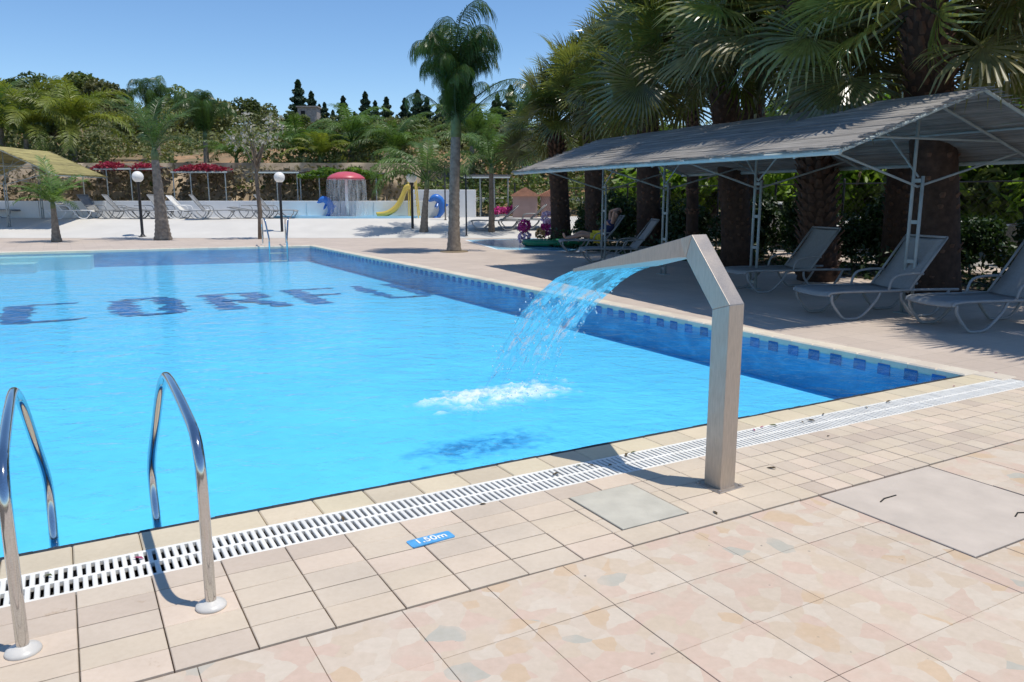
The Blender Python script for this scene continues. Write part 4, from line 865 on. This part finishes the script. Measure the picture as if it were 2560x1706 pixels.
def crown_mesh(n, rx, rz, z0, size, m, seed, nl=9):
    r0 = random.Random(seed); lb = lobes(r0, nl, rx, rz, z0)
    def pos(rr):
        c, r_ = rr.choice(lb); d = Vector((rr.gauss(0, 1), rr.gauss(0, 1), rr.gauss(0, .85))).normalized(); return c + d * r_ * rr.uniform(.55, 1.08) ** .6, d
    return leaf_mass(n, pos, size, seed + 1).mesh('crown', m)
def cone_mesh(n, h, r, z0, size, m, seed):
    def pos(rr):
        t = rr.random() ** .8; an = rr.uniform(0, 6.28); tier = .72 + .28 * math.cos(t * 40); rad = r * (1 - t) ** .75 * tier * rr.uniform(.55, 1.05) + .03
        return Vector((rad * math.cos(an), rad * math.sin(an), z0 + h * t)), Vector((math.cos(an), math.sin(an), -.2))
    return leaf_mass(n, pos, size, seed).mesh('crown', m)
tm = MB().tube([(0, 0, -.6), (.05, .02, .8), (-.03, 0, 1.8), (.03, .05, 2.6)], [.2, .15, .12, .06], 7)
for an in (.4, 2.4, 4.4): tm.tube([(0, 0, 1.3), (.5 * math.cos(an), .5 * math.sin(an), 2.0), (.95 * math.cos(an), .95 * math.sin(an), 2.7)], [.08, .06, .03], 5)
TRUNK = tm.mesh('trunk', M['bark'], True)
PTR = MB().tube([(0, 0, -.5), (0, 0, 3)], [.15, .05], 7).mesh('trunk', M['bark'], True)
CR = [crown_mesh(2400, 2.0, 1.5, 2.6, .34, M['broad'], 500 + i) for i in range(3)] + [crown_mesh(2200, 1.9, 1.3, 2.4, .32, M['broad2'], 520 + i) for i in range(2)]
CB = [crown_mesh(2600, 2.1, 1.8, 2.7, .30, M['bright'], 540 + i) for i in range(2)]
CP = [cone_mesh(2200, 5.2, 1.75, .3, .36, M['pine'], 560 + i) for i in range(3)]
def tree(name, label, loc, crown, trunk, s, sz=1.0, group=None, rz=0):
    t = thing(name, label, 'tree', loc, rz, group); t.scale = (s, s, s * sz); put('trunk', trunk, t); put('crown', crown, t); return t

# ---------------------------------------------------------------- hill
mb = MB(); xs = [-110 + 3.4 * i for i in range(56)]; yr = [39.5 + .9 * i for i in range(10)] + [49 + 2.6 * i for i in range(34)] + [150, 200, 300]
for y in yr:
    for x in xs: mb.v.append((x, y, bank_z(x, y)))
nx = len(xs); mb.f = [(j * nx + i, j * nx + i + 1, (j + 1) * nx + i + 1, (j + 1) * nx + i) for j in range(len(yr) - 1) for i in range(nx - 1)]
def mat_hill():
    m, t, p, _ = nodes_of('hillside'); v = coords(t, 'World')
    c = ramp(t, noise(t, v, .13, 5, .6), [(.36, (.10, .10, .045)), (.48, (.19, .155, .085)), (.58, (.36, .215, .115)), (.72, (.42, .29, .18))])
    c = mixc(t, .5, c, ramp(t, noise(t, v, 1.6, 5, .65), [(.3, (.6, .6, .6)), (.7, (1.2, 1.2, 1.2))]), 'MULTIPLY')
    t.links.new(c, p.inputs['Base Color']); p.inputs['Roughness'].default_value = .95; add_bump(t, p, noise(t, v, 1.3, 5), .8, .25); return m
structure(mb.build('hillside', mat_hill(), None, True))
# scrub covering the slope (uncountable)
def scrub(rr):
    while True:
        Y = 43 + 80 * rr.random() ** 1.5; x = rr.uniform(-.78, .25) * Y * 1.05
        if mnoise.noise((x * .11, Y * .11, 4)) > -.24 - (.3 if Y > 56 else 0) or rr.random() < .12:
            q = x / Y
            if Y < 50 and (-.42 < q < -.335 or -.50 < q < -.46) and rr.random() < .93: continue
            break
    hgt = rr.random() ** 1.6 * (1.1 + 1.1 * max(0, mnoise.noise((x * .3, Y * .3, 1)))) * (.55 + Y / 90); return Vector((x, Y, bank_z(x, Y) + hgt)), Vector((0, -.5, .7))
tag(leaf_mass(95000, scrub, .27, 700, .4).build('hillside_scrub', M['broad2']), 'low mixed scrub covering the hillside behind the terrace', 'scrub', kind='stuff')
# single trees on the slope
rr = random.Random(17); bt = []
for k in range(38):
    u = -40 + k * 36 + rr.uniform(-16, 16); Y = rr.choice((56, 64, 74, 86, 98, 110)) + rr.uniform(-4, 4)
    sz_ = rr.uniform(.75, 1.1) * (1 + (Y - 50) / 160)
    if u > 680: Y = rr.uniform(50, 66); sz_ = rr.uniform(.5, .68)
    bt.append((u, Y, rr.randrange(5), sz_))
for k, (u, Y, c, s) in enumerate(bt):
    x = side(u, Y, 6); tree('hillside_tree', ORD[k] + ' from the left of the broad-crowned trees on the hillside', (x, Y, bank_z(x, Y) - .4), CR[c], TRUNK, s, 1.0, 'broad trees on the hillside', rr.uniform(0, 6))
rr = random.Random(23); pn = [(250, 112, .6), (285, 112, .65), (170, 112, .6), (545, 108, .75)]
u = 752
while u < 1290: pn.append((u, 100 + rr.uniform(-5, 6), rr.uniform(.55, 1.25))); u += rr.uniform(8, 34)
pn = sorted(pn)[:38]
for k, (u, Y, s) in enumerate(pn):
    x = side(u, Y, 8); tree('pine_tree', ORD[k] + ' from the left of the dark pointed conifers on the ridge', (x, Y, bank_z(x, Y) - .3), CP[k % 3], PTR, s, 1.0, 'conifers on the ridge', k)
# ruin on the hill
Y = 78; x = side(772, Y, 10); t = thing('stone_hut', 'small grey stone hut half hidden on the hill', 'hut', (x, Y, 1.6 + (490 - 312) / FPX * Y)); t.scale = (.48, .48, .42)
M['stone'] = mat('grey_stone', (.33, .29, .26), .9, .3, 3, bump=.5, bscale=6); hx = 1.9
MB().box((0, 0, 1.15), (hx * 2, 3, 3.4)).build('wall', M['stone'], t); MB().box((0, 0, 2.98), (hx * 2 + .5, 3.5, .28)).build('roof', M['stone'], t); MB().box((-hx * .45, -1.52, 1.6), (.8, .08, .9)).build('window', M['dark'], t)

# ---------------------------------------------------------------- far side of the terrace: wall, pergolas, planting
WZ = .6; WY = 36.9
wl = thing('garden_wall', 'long low white panelled wall behind the far loungers', 'wall', (0, WY, WZ))
x = side(-60, WY); k = 0
while x < side(1040, WY):
    wd = 1.55; MB().bevbox((x + wd / 2, rnd.uniform(-.02, .02), .37), (wd - .012, .16, .80), .01).build('panel', M['white'], wl); x += wd
bx0, bx1 = side(1036, 37.6), side(1190, 37.6); t = thing('white_block', 'plain tall white wall block behind the blue dolphin', 'wall', ((bx0 + bx1) / 2, 37.6, WZ)); MB().bevbox((0, 0, .62), (bx1 - bx0, .5, 1.32), .015).build('block', M['white'], t)
wx0, wx1 = side(1190, 41), side(1640, 41); t = thing('white_wall', 'white wall running behind the fan palm trunks', 'wall', ((wx0 + wx1) / 2, 41, .2)); MB().bevbox((0, 0, .55), (wx1 - wx0, .3, 1.5), .015).build('panel', M['white'], t)
# rocky bank with dry climbers behind the wall
mb = MB(); nxx, nzz = 110, 9
for j in range(nzz + 1):
    for i in range(nxx + 1):
        xx = -36 + 31.5 * i / nxx; zz = .5 + 2.7 * j / nzz; mb.v.append((xx, 38.6 + j * .13 + .5 * mnoise.noise((xx * .7, zz * 1.1, 3)) + .25 * mnoise.noise((xx * 2, zz * 2.3, 5)), zz))
mb.f = [(j * (nxx + 1) + i, j * (nxx + 1) + i + 1, (j + 1) * (nxx + 1) + i + 1, (j + 1) * (nxx + 1) + i) for j in range(nzz) for i in range(nxx)]
structure(mb.build('rock_bank', M['rock'], None, True))
def climb(rr):
    x = rr.uniform(-34, -5); z = .7 + 2.3 * rr.random(); return Vector((x, 38.2 + rr.uniform(-.2, .5) - .3 * mnoise.noise((x * .8, z, 1)), z)), Vector((0, -1, .2))
tag(leaf_mass(3600, climb, .26, 720, .6).build('dry_climber', M['dry']), 'dry brown climbing plants hanging over the rock bank', 'climber', kind='stuff')
def banks(rr):
    while True:
        x = rr.uniform(-34, 8)
        if mnoise.noise((x * .35, 2.2, 0)) > -.22 and not (-17.2 < x < -13.6 or -20.6 < x < -18.8): break
    Y = rr.uniform(39.0, 42.5); return Vector((x, Y, bank_z(x, Y) * (.4 if Y < 39.8 else 1) + (1.7 if Y < 39.8 else 0) + rr.random() ** 1.5 * (.5 + .6 * max(0, mnoise.noise((x * .9, Y, 3)))))), Vector((0, -.7, .7))
tag(leaf_mass(9000, banks, .24, 725, .5).build('bank_shrubs', M['broad']), 'ragged low shrubs along the top of the rock bank', 'shrubs', kind='stuff')
def pergola(label, u0, u1, Y, ztop, n, depth=2.2):
    x0, x1 = side(u0, Y, ztop), side(u1, Y, ztop); t = thing('pergola', label, 'pergola', ((x0 + x1) / 2, Y, WZ), 0, 'pergolas on the far terrace'); L = x1 - x0; h = ztop - WZ
    for yy in (0, depth): MB().tube([(-L / 2 - .1, yy, h), (L / 2 + .1, yy, h + (.12 if yy else 0))], .035, 8).build('beam', M['eave_tube'], t)
    for i in range(n):
        xx = -L / 2 + L * i / (n - 1)
        for yy in (0, depth): MB().tube([(xx, yy, 0), (xx, yy, h + (.12 if yy else 0))], .028, 8).build('post', M['grey_tube'], t)
        MB().tube([(xx, 0, h), (xx, depth, h + .12)], .022, 6).build('rafter', M['grey_tube'], t)
    for i in range(8):
        yy = depth * (i + .5) / 8; MB().box((0, yy, h + .05 + .12 * yy / depth), (L + .3, depth / 8 * .9, .02)).build('reed_strip', M['reed'], t)
    return t
pergola('long low reed pergola under the left patch of red creeper', 205, 385, 37.4, 2.82, 4); pergola('long low reed pergola under the right patch of red creeper', 432, 562, 37.4, 2.68, 4); pergola('low reed pergola behind the middle globe lamp', 640, 742, 37.4, 2.66, 3); pergola('low pergola overgrown with green vine behind the red mushroom', 750, 940, 37.4, 2.55, 5)
pergola('bare-framed pergola right of the tall queen palm', 1165, 1270, 38.0, 2.45, 4, 1.6)
def patch(name, label, u0, u1, Y, z0, hgt, n, size, m, seed, cat, depth=1.8):
    x0, x1 = side(u0, Y, z0), side(u1, Y, z0)
    def pos(rr):
        x = rr.uniform(x0, x1); e = 1 - abs(2 * (x - x0) / (x1 - x0) - 1) ** 2; hh = hgt * (.25 + .75 * e) * (.65 + .5 * mnoise.noise((x * 1.3, seed, 0))); return Vector((x, Y + rr.uniform(0, depth), z0 + hh * rr.random() ** .8)), Vector((0, -.6, .8))
    c = (x0 + x1) / 2; return tag(leaf_mass(n, pos, size, seed).build(name, m), label, cat)
patch('bougainvillea', 'red flowering creeper on the pergola left of the left lamp', 225, 292, 37.3, 2.80, .55, 700, .16, M['red_flower'], 731, 'creeper')
patch('bougainvillea', 'small red flowering creeper just right of the left lamp', 325, 372, 37.3, 2.80, .5, 420, .16, M['red_flower'], 732, 'creeper')
patch('bougainvillea', 'widest red flowering creeper, right of the palm with thick trunk', 432, 555, 37.3, 2.70, .55, 1100, .16, M['red_flower'], 733, 'creeper')
patch('vine', 'bright green vine on the pergola above the red mushroom', 745, 945, 37.2, 2.45, .62, 2400, .22, M['bright'], 734, 'vine')
patch('purple_bush', 'purple flowering bush right of the white wall block', 1228, 1300, 37.5, .75, .7, 500, .13, M['pink'], 735, 'bush', .8)
# left shelter with yellow thatch
make_shelter('yellow-thatched shade shelter over loungers at the far left', (side(45, 33.5), 32.4, .33), R(2), 4.3, 2.45, 2.12, 3.25, (.8, 3.4), 10, M['reed_y'], 9)
# loungers at the far left and along the wall
gl = 'loungers in the sun at the far left'
for k, (u, v, z) in enumerate(((48, 578, 0.0), (78, 566, .08), (112, 559, .2), (142, 553, .3))):
    p = spot(u, v, z); p.z = deck_z(p.y); lounger(LM, ORD[k] + ' from the pool of the grey loungers under the far left thatched shelter', gl, p, R(176), 1.08)
gw = 'loungers along the far white wall'; ul = [(240, 544), (300, 543), (372, 543), (428, 542), (470, 541), (530, 541), (585, 540), (690, 536), (742, 535)]
for k, (u, v) in enumerate(ul):
    Yl = 35.3 + .18 * (k % 3); lounger((LMf, LM, LM, LMw, LM, LMf, LM, LMw, LM)[k], ORD[k] + ' from the left of the pale loungers in front of the white wall', gw, (side(u, Yl, WZ), Yl, deck_z(Yl)), R(180 + (4, -9, 12, 0, -14, 6, 10, -5, 3)[k]), 1.05)
gd = 'dark loungers right of the tall palm'
for lab, u, v, zz, ms, a_ in (('flat pale-framed sun lounger between the black poles right of the tall palm', 1178, 568, .34, LMd, 4), ('dark sun lounger with raised back left of the little red-roofed hut', 1250, 566, .36, LMd, 2), ('dark sun lounger with raised back in front of the little red-roofed hut', 1300, 570, .30, LMd, 0)):
    p = spot(u, v, zz); lounger(ms, lab, gd, (p.x, p.y, deck_z(p.y)), R(a_), 1.08)
# thin blossom tree
p = spot(652, 598); t = thing('blossom_tree', 'thin bare-stemmed tree with pale blossom beside the middle lamp', 'tree', p)
mb = MB().tube([(0, 0, 0), (.03, 0, 1.0), (-.03, 0, 2.2), (-.04, 0, 3.0)], [.11, .085, .07, .05], 8)
rr = random.Random(4); tips = []
for k in range(9):
    an = k * 2.4; r_ = rr.uniform(.4, .85); zt = rr.uniform(3.4, 4.4); q = Vector((r_ * math.cos(an), r_ * math.sin(an), zt)); tips.append(q); mb.tube([(-.03, 0, 2.3 + .08 * k), (q.x * .5, q.y * .5, (zt + 3) / 2), tuple(q)], [.035, .025, .012], 5)
mb.build('trunk', M['bark'], t, True)
def bl(rr):
    c = rr.choice(tips); d = Vector((rr.gauss(0, 1), rr.gauss(0, 1), rr.gauss(0, 1))).normalized(); return c + d * rr.uniform(.05, .42), d
leaf_mass(420, bl, .15, 741, .3).build('blossom', M['pale_flower'], t); leaf_mass(240, bl, .15, 742, .3).build('crown', M['broad2'], t)

# ---------------------------------------------------------------- toddler pool with mushroom, slide, dolphins
M['red'] = mat('red_fibreglass', (.58, .10, .13), .35, .1, 3); M['yellow'] = mat('yellow_fibreglass', (.75, .56, .12), .35, .06, 3); M['blue'] = mat('blue_fibreglass', (.04, .17, .55), .3, .12, 5); M['pool_blue'] = mat('pale_blue_paint', (.38, .66, .84), .5, .1, 1)
YT = 36.0; tc = Vector((side(865, YT, WZ), YT + .25, WZ))
def ellipse_ring(rx, ry, w_, h, n=48):
    mb = MB()
    for k in range(n):
        an = 2 * math.pi * k / n
        for (ex, z) in ((0, 0), (0, h), (w_, h), (w_, 0)): mb.v.append(((rx + ex) * math.cos(an), (ry + ex) * math.sin(an), z))
    for k in range(n):
        k2 = (k + 1) % n
        for j in range(3): mb.f.append((4 * k + j, 4 * k + j + 1, 4 * k2 + j + 1, 4 * k2 + j))
    return mb
t = put('toddler_pool', None, None, tc); structure(t); RXP, RYP = 3.2, .60
ellipse_ring(RXP, RYP, .16, .10).build('rim', M['pool_blue'], t); mb = MB(); mb.add([(RXP * math.cos(2 * math.pi * k / 48), RYP * math.sin(2 * math.pi * k / 48), .015) for k in range(48)], [tuple(range(48))]); mb.build('floor', M['pool_blue'], t)
mb = MB(); mb.add([(RXP * math.cos(2 * math.pi * k / 48), RYP * math.sin(2 * math.pi * k / 48), .07) for k in range(48)], [tuple(range(48))]); mb.build('water_surface', M['water2'], t)
t = thing('water_mushroom', 'red-capped water mushroom pouring a curtain of water into the toddler pool', 'fountain', tc + Vector((.02, 0, .02)))
MB().tube([(0, 0, 0), (0, 0, 1.75)], .07, 12).build('stem', M['white'], t, True)
MB().lathe([(.05, 2.06), (.35, 2.03), (.62, 1.94), (.82, 1.80), (.86, 1.72), (.80, 1.69), (.05, 1.72)][::-1], 28).build('cap', M['red'], t, True)
mb = MB(); n = 56
for j in range(13):
    for k in range(n): an = 2 * math.pi * k / n; r_ = .87 + .05 * math.sqrt(j / 12) + .012 * mnoise.noise((k * .7, j * .6, 1)); mb.v.append((r_ * math.cos(an), r_ * math.sin(an), 1.72 - 1.66 * j / 12))
mb.f = [(j * n + k, j * n + (k + 1) % n, (j + 1) * n + (k + 1) % n, (j + 1) * n + k) for j in range(12) for k in range(n)]
mb.build('water_curtain', mat_alpha('curtain_water', (.75, .80, .84), .35, .8, 1.0, .2, None, .5, (9, 9, 1.2), .55), t, True)
def dolphin(label, loc, rz, s):
    t = thing('dolphin_spout', label, 'dolphin figure', loc, rz, 'blue dolphins of the toddler pool'); t.scale = (s, s, s)
    path = smooth_path([(.05, 0, 0), (.22, 0, .18), (.34, 0, .42), (.34, 0, .72), (.20, 0, .98), (-.02, 0, 1.08), (-.18, 0, 1.02), (-.30, 0, .93), (-.40, 0, .90)], 4); n = len(path) - 1
    def rad(t_): return .055 + .16 * math.sin(math.pi * min(1, t_ * 1.08)) ** .9 if t_ < .86 else .055 - .03 * (t_ - .86) / .14 + .16 * math.sin(math.pi * .93) * (1 - (t_ - .86) / .14)
    MB().tube(path, [rad(i / n) for i in range(n + 1)], 14).build('body', M['blue'], t, True)
    MB().xz_prism([(.46, .80), (.72, .70), (.56, .58), (.46, .56)], -.03, .03).build('dorsal_fin', M['blue'], t)
    for sg in (-1, 1):
        MB().tube([(.10, .10 * sg, .78), (.02, .28 * sg, .62), (-.02, .34 * sg, .50)], [.06, .045, .01], 8).build('flipper', M['blue'], t); MB().tube([(.05, .02 * sg, .03), (-.05, .14 * sg, .02), (-.14, .26 * sg, .03)], [.06, .05, .012], 8).build('tail_fluke', M['blue'], t)
        MB().ball((-.16, .115 * sg, 1.05), .025, 8, 6).build('eye', M['white'], t)
    return t
dolphin('blue dolphin spout standing left of the red mushroom', tc + Vector((-.95, -.3, .0)), R(8), .78); dolphin('blue dolphin spout standing alone in front of the white wall block', (side(1090, 36.6, WZ), 36.6, WZ), R(15), .85)
t = thing('water_slide', 'yellow curved slide running down into the toddler pool', 'slide', (side(1000, YT, WZ), YT + .2, WZ)); mb = MB(); pr = smooth_path([(-1.0, 0, .10), (-.55, 0, .16), (-.15, 0, .42), (.12, 0, .85), (.30, 0, 1.25), (.50, 0, 1.36)], 5)
for p in pr:
    for (yy, dz) in ((-.34, .17), (-.32, .02), (-.18, -.02), (.18, -.02), (.32, .02), (.34, .17)): mb.v.append((p.x - dz * .4, yy, p.z + dz))
mb.f = [(6 * i + j, 6 * i + 6 + j, 6 * i + 7 + j, 6 * i + 1 + j) for i in range(len(pr) - 1) for j in range(5)]
o = mb.build('chute', M['yellow'], t, True); md = o.modifiers.new('s', 'SOLIDIFY'); md.thickness = .03
for sg in (-1, 1): MB().tube([(.42, .28 * sg, 0), (.42, .28 * sg, 1.75), (.7, .28 * sg, 1.75), (.85, .28 * sg, 0)], .025, 8).build('support', M['yellow'], t)
for k in range(4): MB().tube([(.80 - .04 * k, -.28, .28 + .28 * k), (.80 - .04 * k, .28, .28 + .28 * k)], .02, 6).build('rung', M['yellow'], t)
# ---------------------------------------------------------------- paddling pool and toys on the right
pp = [spot(1168, 601), spot(1245, 624), spot(1440, 629), spot(1500, 605), spot(1330, 597)]
cpp = sum(pp, Vector()) / len(pp); t = put('paddling_pool', None, None, cpp); structure(t); pl = [((p - cpp).x, (p - cpp).y) for p in pp]
mb = MB(); mb.add([(x * 1.05, y * 1.05, .005) for x, y in pl], [tuple(range(len(pl)))]); mb.build('rim', M['white'], t)
mb = MB(); mb.add([(x, y, .010) for x, y in pl], [tuple(range(len(pl)))]); mb.build('floor', M['pool_blue'], t); mb = MB(); mb.add([(x, y, .02) for x, y in pl], [tuple(range(len(pl)))]); mb.build('water_surface', M['water2'], t)
def clump(label, loc, s, seed, cols):
    rr = random.Random(seed); t = thing('flower_clump', label, 'flowers', loc)
    for nm, m_, n_, zz in cols:
        def pos(r2): d = Vector((r2.gauss(0, 1), r2.gauss(0, 1), r2.gauss(0, 1))).normalized(); return Vector((0, 0, zz)) * s + d * s * r2.uniform(.7, 1) * .17, d
        leaf_mass(n_, pos, .10 * s, seed + len(nm) + n_, .9).build(nm, m_, t)
M['pinkw'] = mat('pale_pink_petals', (.75, .55, .68), .6, .2, 9); M['ora'] = mat('orange_petals', (.70, .42, .15), .6, .2, 9); M['grn'] = leafmat('dark_green_leaves', (.02, .12, .05), (.04, .20, .08), .2, .4, 2)
clump('pink and white flower clump at the left of the paddling pool toys', spot(1310, 612), 1.3, 751, (('petals', M['pink'], 170, .48), ('pale_petals', M['pinkw'], 110, .2)))
clump('tall purple and pale pink flower clump beside the paddling pool', spot(1368, 602), 1.4, 752, (('petals', M['pink'], 200, .30), ('pale_petals', M['pinkw'], 130, .58)))
clump('orange flower clump beside the tall purple clump', spot(1350, 604), 1.1, 753, (('petals', M['ora'], 120, .25),)); clump('pink flower clump above the green float', spot(1388, 606), 1.1, 754, (('petals', M['pink'], 120, .32), ('pale_petals', M['pinkw'], 50, .4)))
p = spot(1390, 616); t = thing('green_float', 'flat dark green inflatable float beside the flowers at the paddling pool', 'float', p); M['green'] = mat('green_vinyl', (.02, .20, .09), .3, .15, 6)
MB().tube([(1.0 * math.cos(a_), .42 * math.sin(a_), .12) for a_ in [2 * math.pi * k / 20 for k in range(21)]], .10, 10, False).build('ring_tube', M['green'], t, True); MB().box((0, 0, .08), (1.9, .75, .05)).build('floor_panel', M['green'], t)
# little huts with red roofs
M['mauve'] = mat('mauve_render', (.36, .25, .23), .8, .08, 3); M['terracotta'] = mat('terracotta', (.50, .24, .15), .8, .2, 6)
for lab, u, Y, wd in (('little mauve hut with a terracotta roof behind the dark loungers', 1312, 37.5, 1.15), ('second little hut, paler, right of the mauve hut', 1385, 38.6, 1.3)):
    t = thing('garden_hut', lab, 'hut', (side(u, Y, .6), Y, .55)); MB().box((0, 0, .5), (wd, 1.1, 1.1)).build('wall', M['mauve'], t); b = wd / 2 + .09
    MB().xz_prism([(-b, 1.03), (b, 1.03), (b, 1.08), (0, 1.45), (-b, 1.08)], -.66, .66).build('roof', M['terracotta'], t)
# black poles of the netting right of the tall palm
for lab, u, v, h in (('thin black pole just left of the tall palm trunk', 1114, 574, 2.35), ('thin black pole just right of the tall palm trunk', 1166, 583, 2.5), ('thin black pole beside the dark loungers', 1287, 566, 1.6), ('thin tall black pole in front of the mauve hut', 1306, 562, 2.7), ('thin tall black pole right of the mauve hut', 1374, 562, 2.7)):
    p = spot(u, v, .15); p.z = deck_z(p.y); t = thing('black_pole', lab, 'pole', p, 0, 'black poles right of the tall palm'); MB().lathe([(.06, 0), (.06, .02), (.032, .03), (.030, h), (.01, h + .03)], 10).build('pole', M['black'], t, True)
feather_palm('drooping palm with slim dark trunk behind the paddling pool', spot(1229, 590), 2.6, .12, .085, 'green', ring(15, (-32, 10), 155), .95, (0, 0), .3, seed=56, trunk=M['bark'])

# ---------------------------------------------------------------- right-hand planting, fence, road, cars
def pf(name, x0, x1, y0, y1, z, m): return structure(sheet(name, [W(x0, y0), W(x1, y0), W(x1, y1), W(x0, y1)], z, m, True))
# bed, verge and road as strips beyond the terrace edge
pf('planting_bed', 6.6, 9.6, -9, 19.5, .012, M['bed'])
pf('road', 11.2, 20, -12, 16.5, .012, M['asphalt'])
fe = thing('mesh_fence', 'dark green wire mesh fence behind the fan palms', 'fence', W(10.3, 0), RZ)
for k in range(14):
    y = -6 + 2.2 * k; MB().lathe([(.03, 0), (.03, 2.0), (.01, 2.03)], 8, (0, y, 0)).build('post', M['black'], fe, True)
for z in (.25, 1.02, 1.9): MB().tube([(0, -6, z), (0, 22.6, z)], .014, 6).build('rail', M['black'], fe)
mb = MB(); k = 0
while k * .16 < 28.6 + 1.7:
    for sg in (-1, 1):
        y0 = -6 + k * .16; a_, b_ = (y0, y0 - 1.65) if sg > 0 else (y0 - 1.65, y0); mb.tube([(.015 * sg, a_, .25), (.015 * sg, b_, 1.9)], .003, 3, False)
    k += 1
tag(mb.build('wire_mesh', M['black'], fe), kind='stuff')
HB = [crown_mesh(2600, .95, .75, .72, .13, M['hedge'], 600 + i, 8) for i in range(3)]
rr = random.Random(21); hs = []
for k in range(15): hs.append((9.0 + rr.uniform(-.5, .4), -2.5 + 1.55 * k + rr.uniform(-.3, .3), rr.uniform(.85, 1.15)))
for k, (x, y, s) in enumerate(hs):
    t = thing('hedge_shrub', ORD[k] + ' from the near end of the dark hedge shrubs under the fan palms', 'shrub', W(x, y), rr.uniform(0, 6), 'hedge shrubs'); t.scale = (s, s, s * rr.uniform(.85, 1.2)); put('foliage', HB[k % 3], t); MB().tube([(0, 0, 0), (.03, 0, .5)], [.04, .02], 5).build('stem', M['bark'], t)
rt = [(1600, 33, 1.3, 'seen between the far trunks left of the third post'), (1705, 30, 1.2, 'seen between the third post and the slim trunk'), (1790, 33, 1.35, 'seen just right of the slim trunk'), (1925, 27, 1.2, 'seen just right of the second post'), (1990, 31, 1.5, 'seen above the third lounger'), (2120, 25, 1.15, 'seen right of the knobbly trunk'), (2190, 29, 1.4, 'seen left of the nearest post'), (2290, 27, 1.5, 'half hidden by the thickest trunk'), (2430, 22, 1.15, 'seen right of the thickest trunk'), (2500, 26, 1.4, 'seen near the right edge of the picture'), (2590, 21, 1.15, 'cut by the right edge of the picture'), (2060, 35, 1.9, 'rising behind the knobbly palm'), (2680, 25, 1.5, 'standing beyond the right edge of the picture')]
for k, (u, Y, s, lab) in enumerate(rt):
    tree('roadside_tree', 'bright green tree beyond the fence, ' + lab, (side(u, Y, 2), Y, -.5), CB[k % 2] if k % 4 else CR[k % 3], TRUNK, s, .9, 'trees beyond the fence', k * 1.3)
def car(label, loc, rz, paint):
    t = thing('parked_car', label, 'car', loc, rz, 'cars parked on the road'); prof = [(-2.1, .35), (-2.15, .62), (-2.0, .80), (-1.25, .90), (-.65, 1.38), (.75, 1.42), (1.55, 1.0), (2.05, .92), (2.12, .6), (2.08, .35)]
    b = MB().xz_prism(prof, -.82, .82).build('body', paint, t); bevel(b, .06, 3)
    gl_ = mat('car_glass', (.02, .03, .035), .05, .1, 2, spec=.8) if 'car_glass' not in bpy.data.materials else bpy.data.materials['car_glass']
    for sg in (-1, 1):
        MB().xz_prism([(-1.1, .93), (-.6, 1.32), (.7, 1.35), (1.35, 1.0)], sg * .825 - .01, sg * .825 + .01).build('window', gl_, t)
        for x in (-1.35, 1.3):
            m4 = Matrix.Rotation(math.pi / 2, 3, 'X'); wmb = MB().lathe([(.20, -.1), (.31, -.1), (.33, -.06), (.33, .06), (.31, .1), (.20, .1)], 20); wmb.v = [tuple(m4 @ Vector(v) + Vector((x, sg * .76, .33))) for v in wmb.v]; wh = wmb.build('wheel', M['black'], t, True)
            rmb = MB().lathe([(.02, -.105), (.19, -.105), (.20, .105), (.02, .105)], 14); rmb.v = [tuple(m4 @ Vector(v) + Vector((x, sg * .76, .33))) for v in rmb.v]; rmb.build('rim', M['chrome'], wh)
        MB().box((-2.06, .6 * sg, .68), (.12, .32, .13)).build('headlight', M['white'], t)
    return t
M['car_white'] = mat('white_car_paint', (.75, .75, .74), .2, .02, 1); M['car_silver'] = mat('silver_car_paint', (.45, .47, .49), .2, .03, 1, metal=.6)
car('white car parked behind the fence, seen between the far palm trunks', W(12.6, 13.0, .015), RZ + R(90), M['car_white']); car('silver car parked behind the hedge near the right edge', W(12.4, 4.2, .015), RZ + R(88), M['car_silver'])
# low shrubs and blades at the feet of the trunks
def clv(rr): y = rr.uniform(-1, 18); return Vector(W(7.0 + rr.uniform(-.6, 1.4), y, rr.random() ** 2 * .55)), Vector((0, 0, 1))
tag(leaf_mass(3600, clv, .12, 770, .4).build('ground_cover', M['hedge']), 'low leafy ground cover under the fan palms', 'ground cover', kind='stuff')
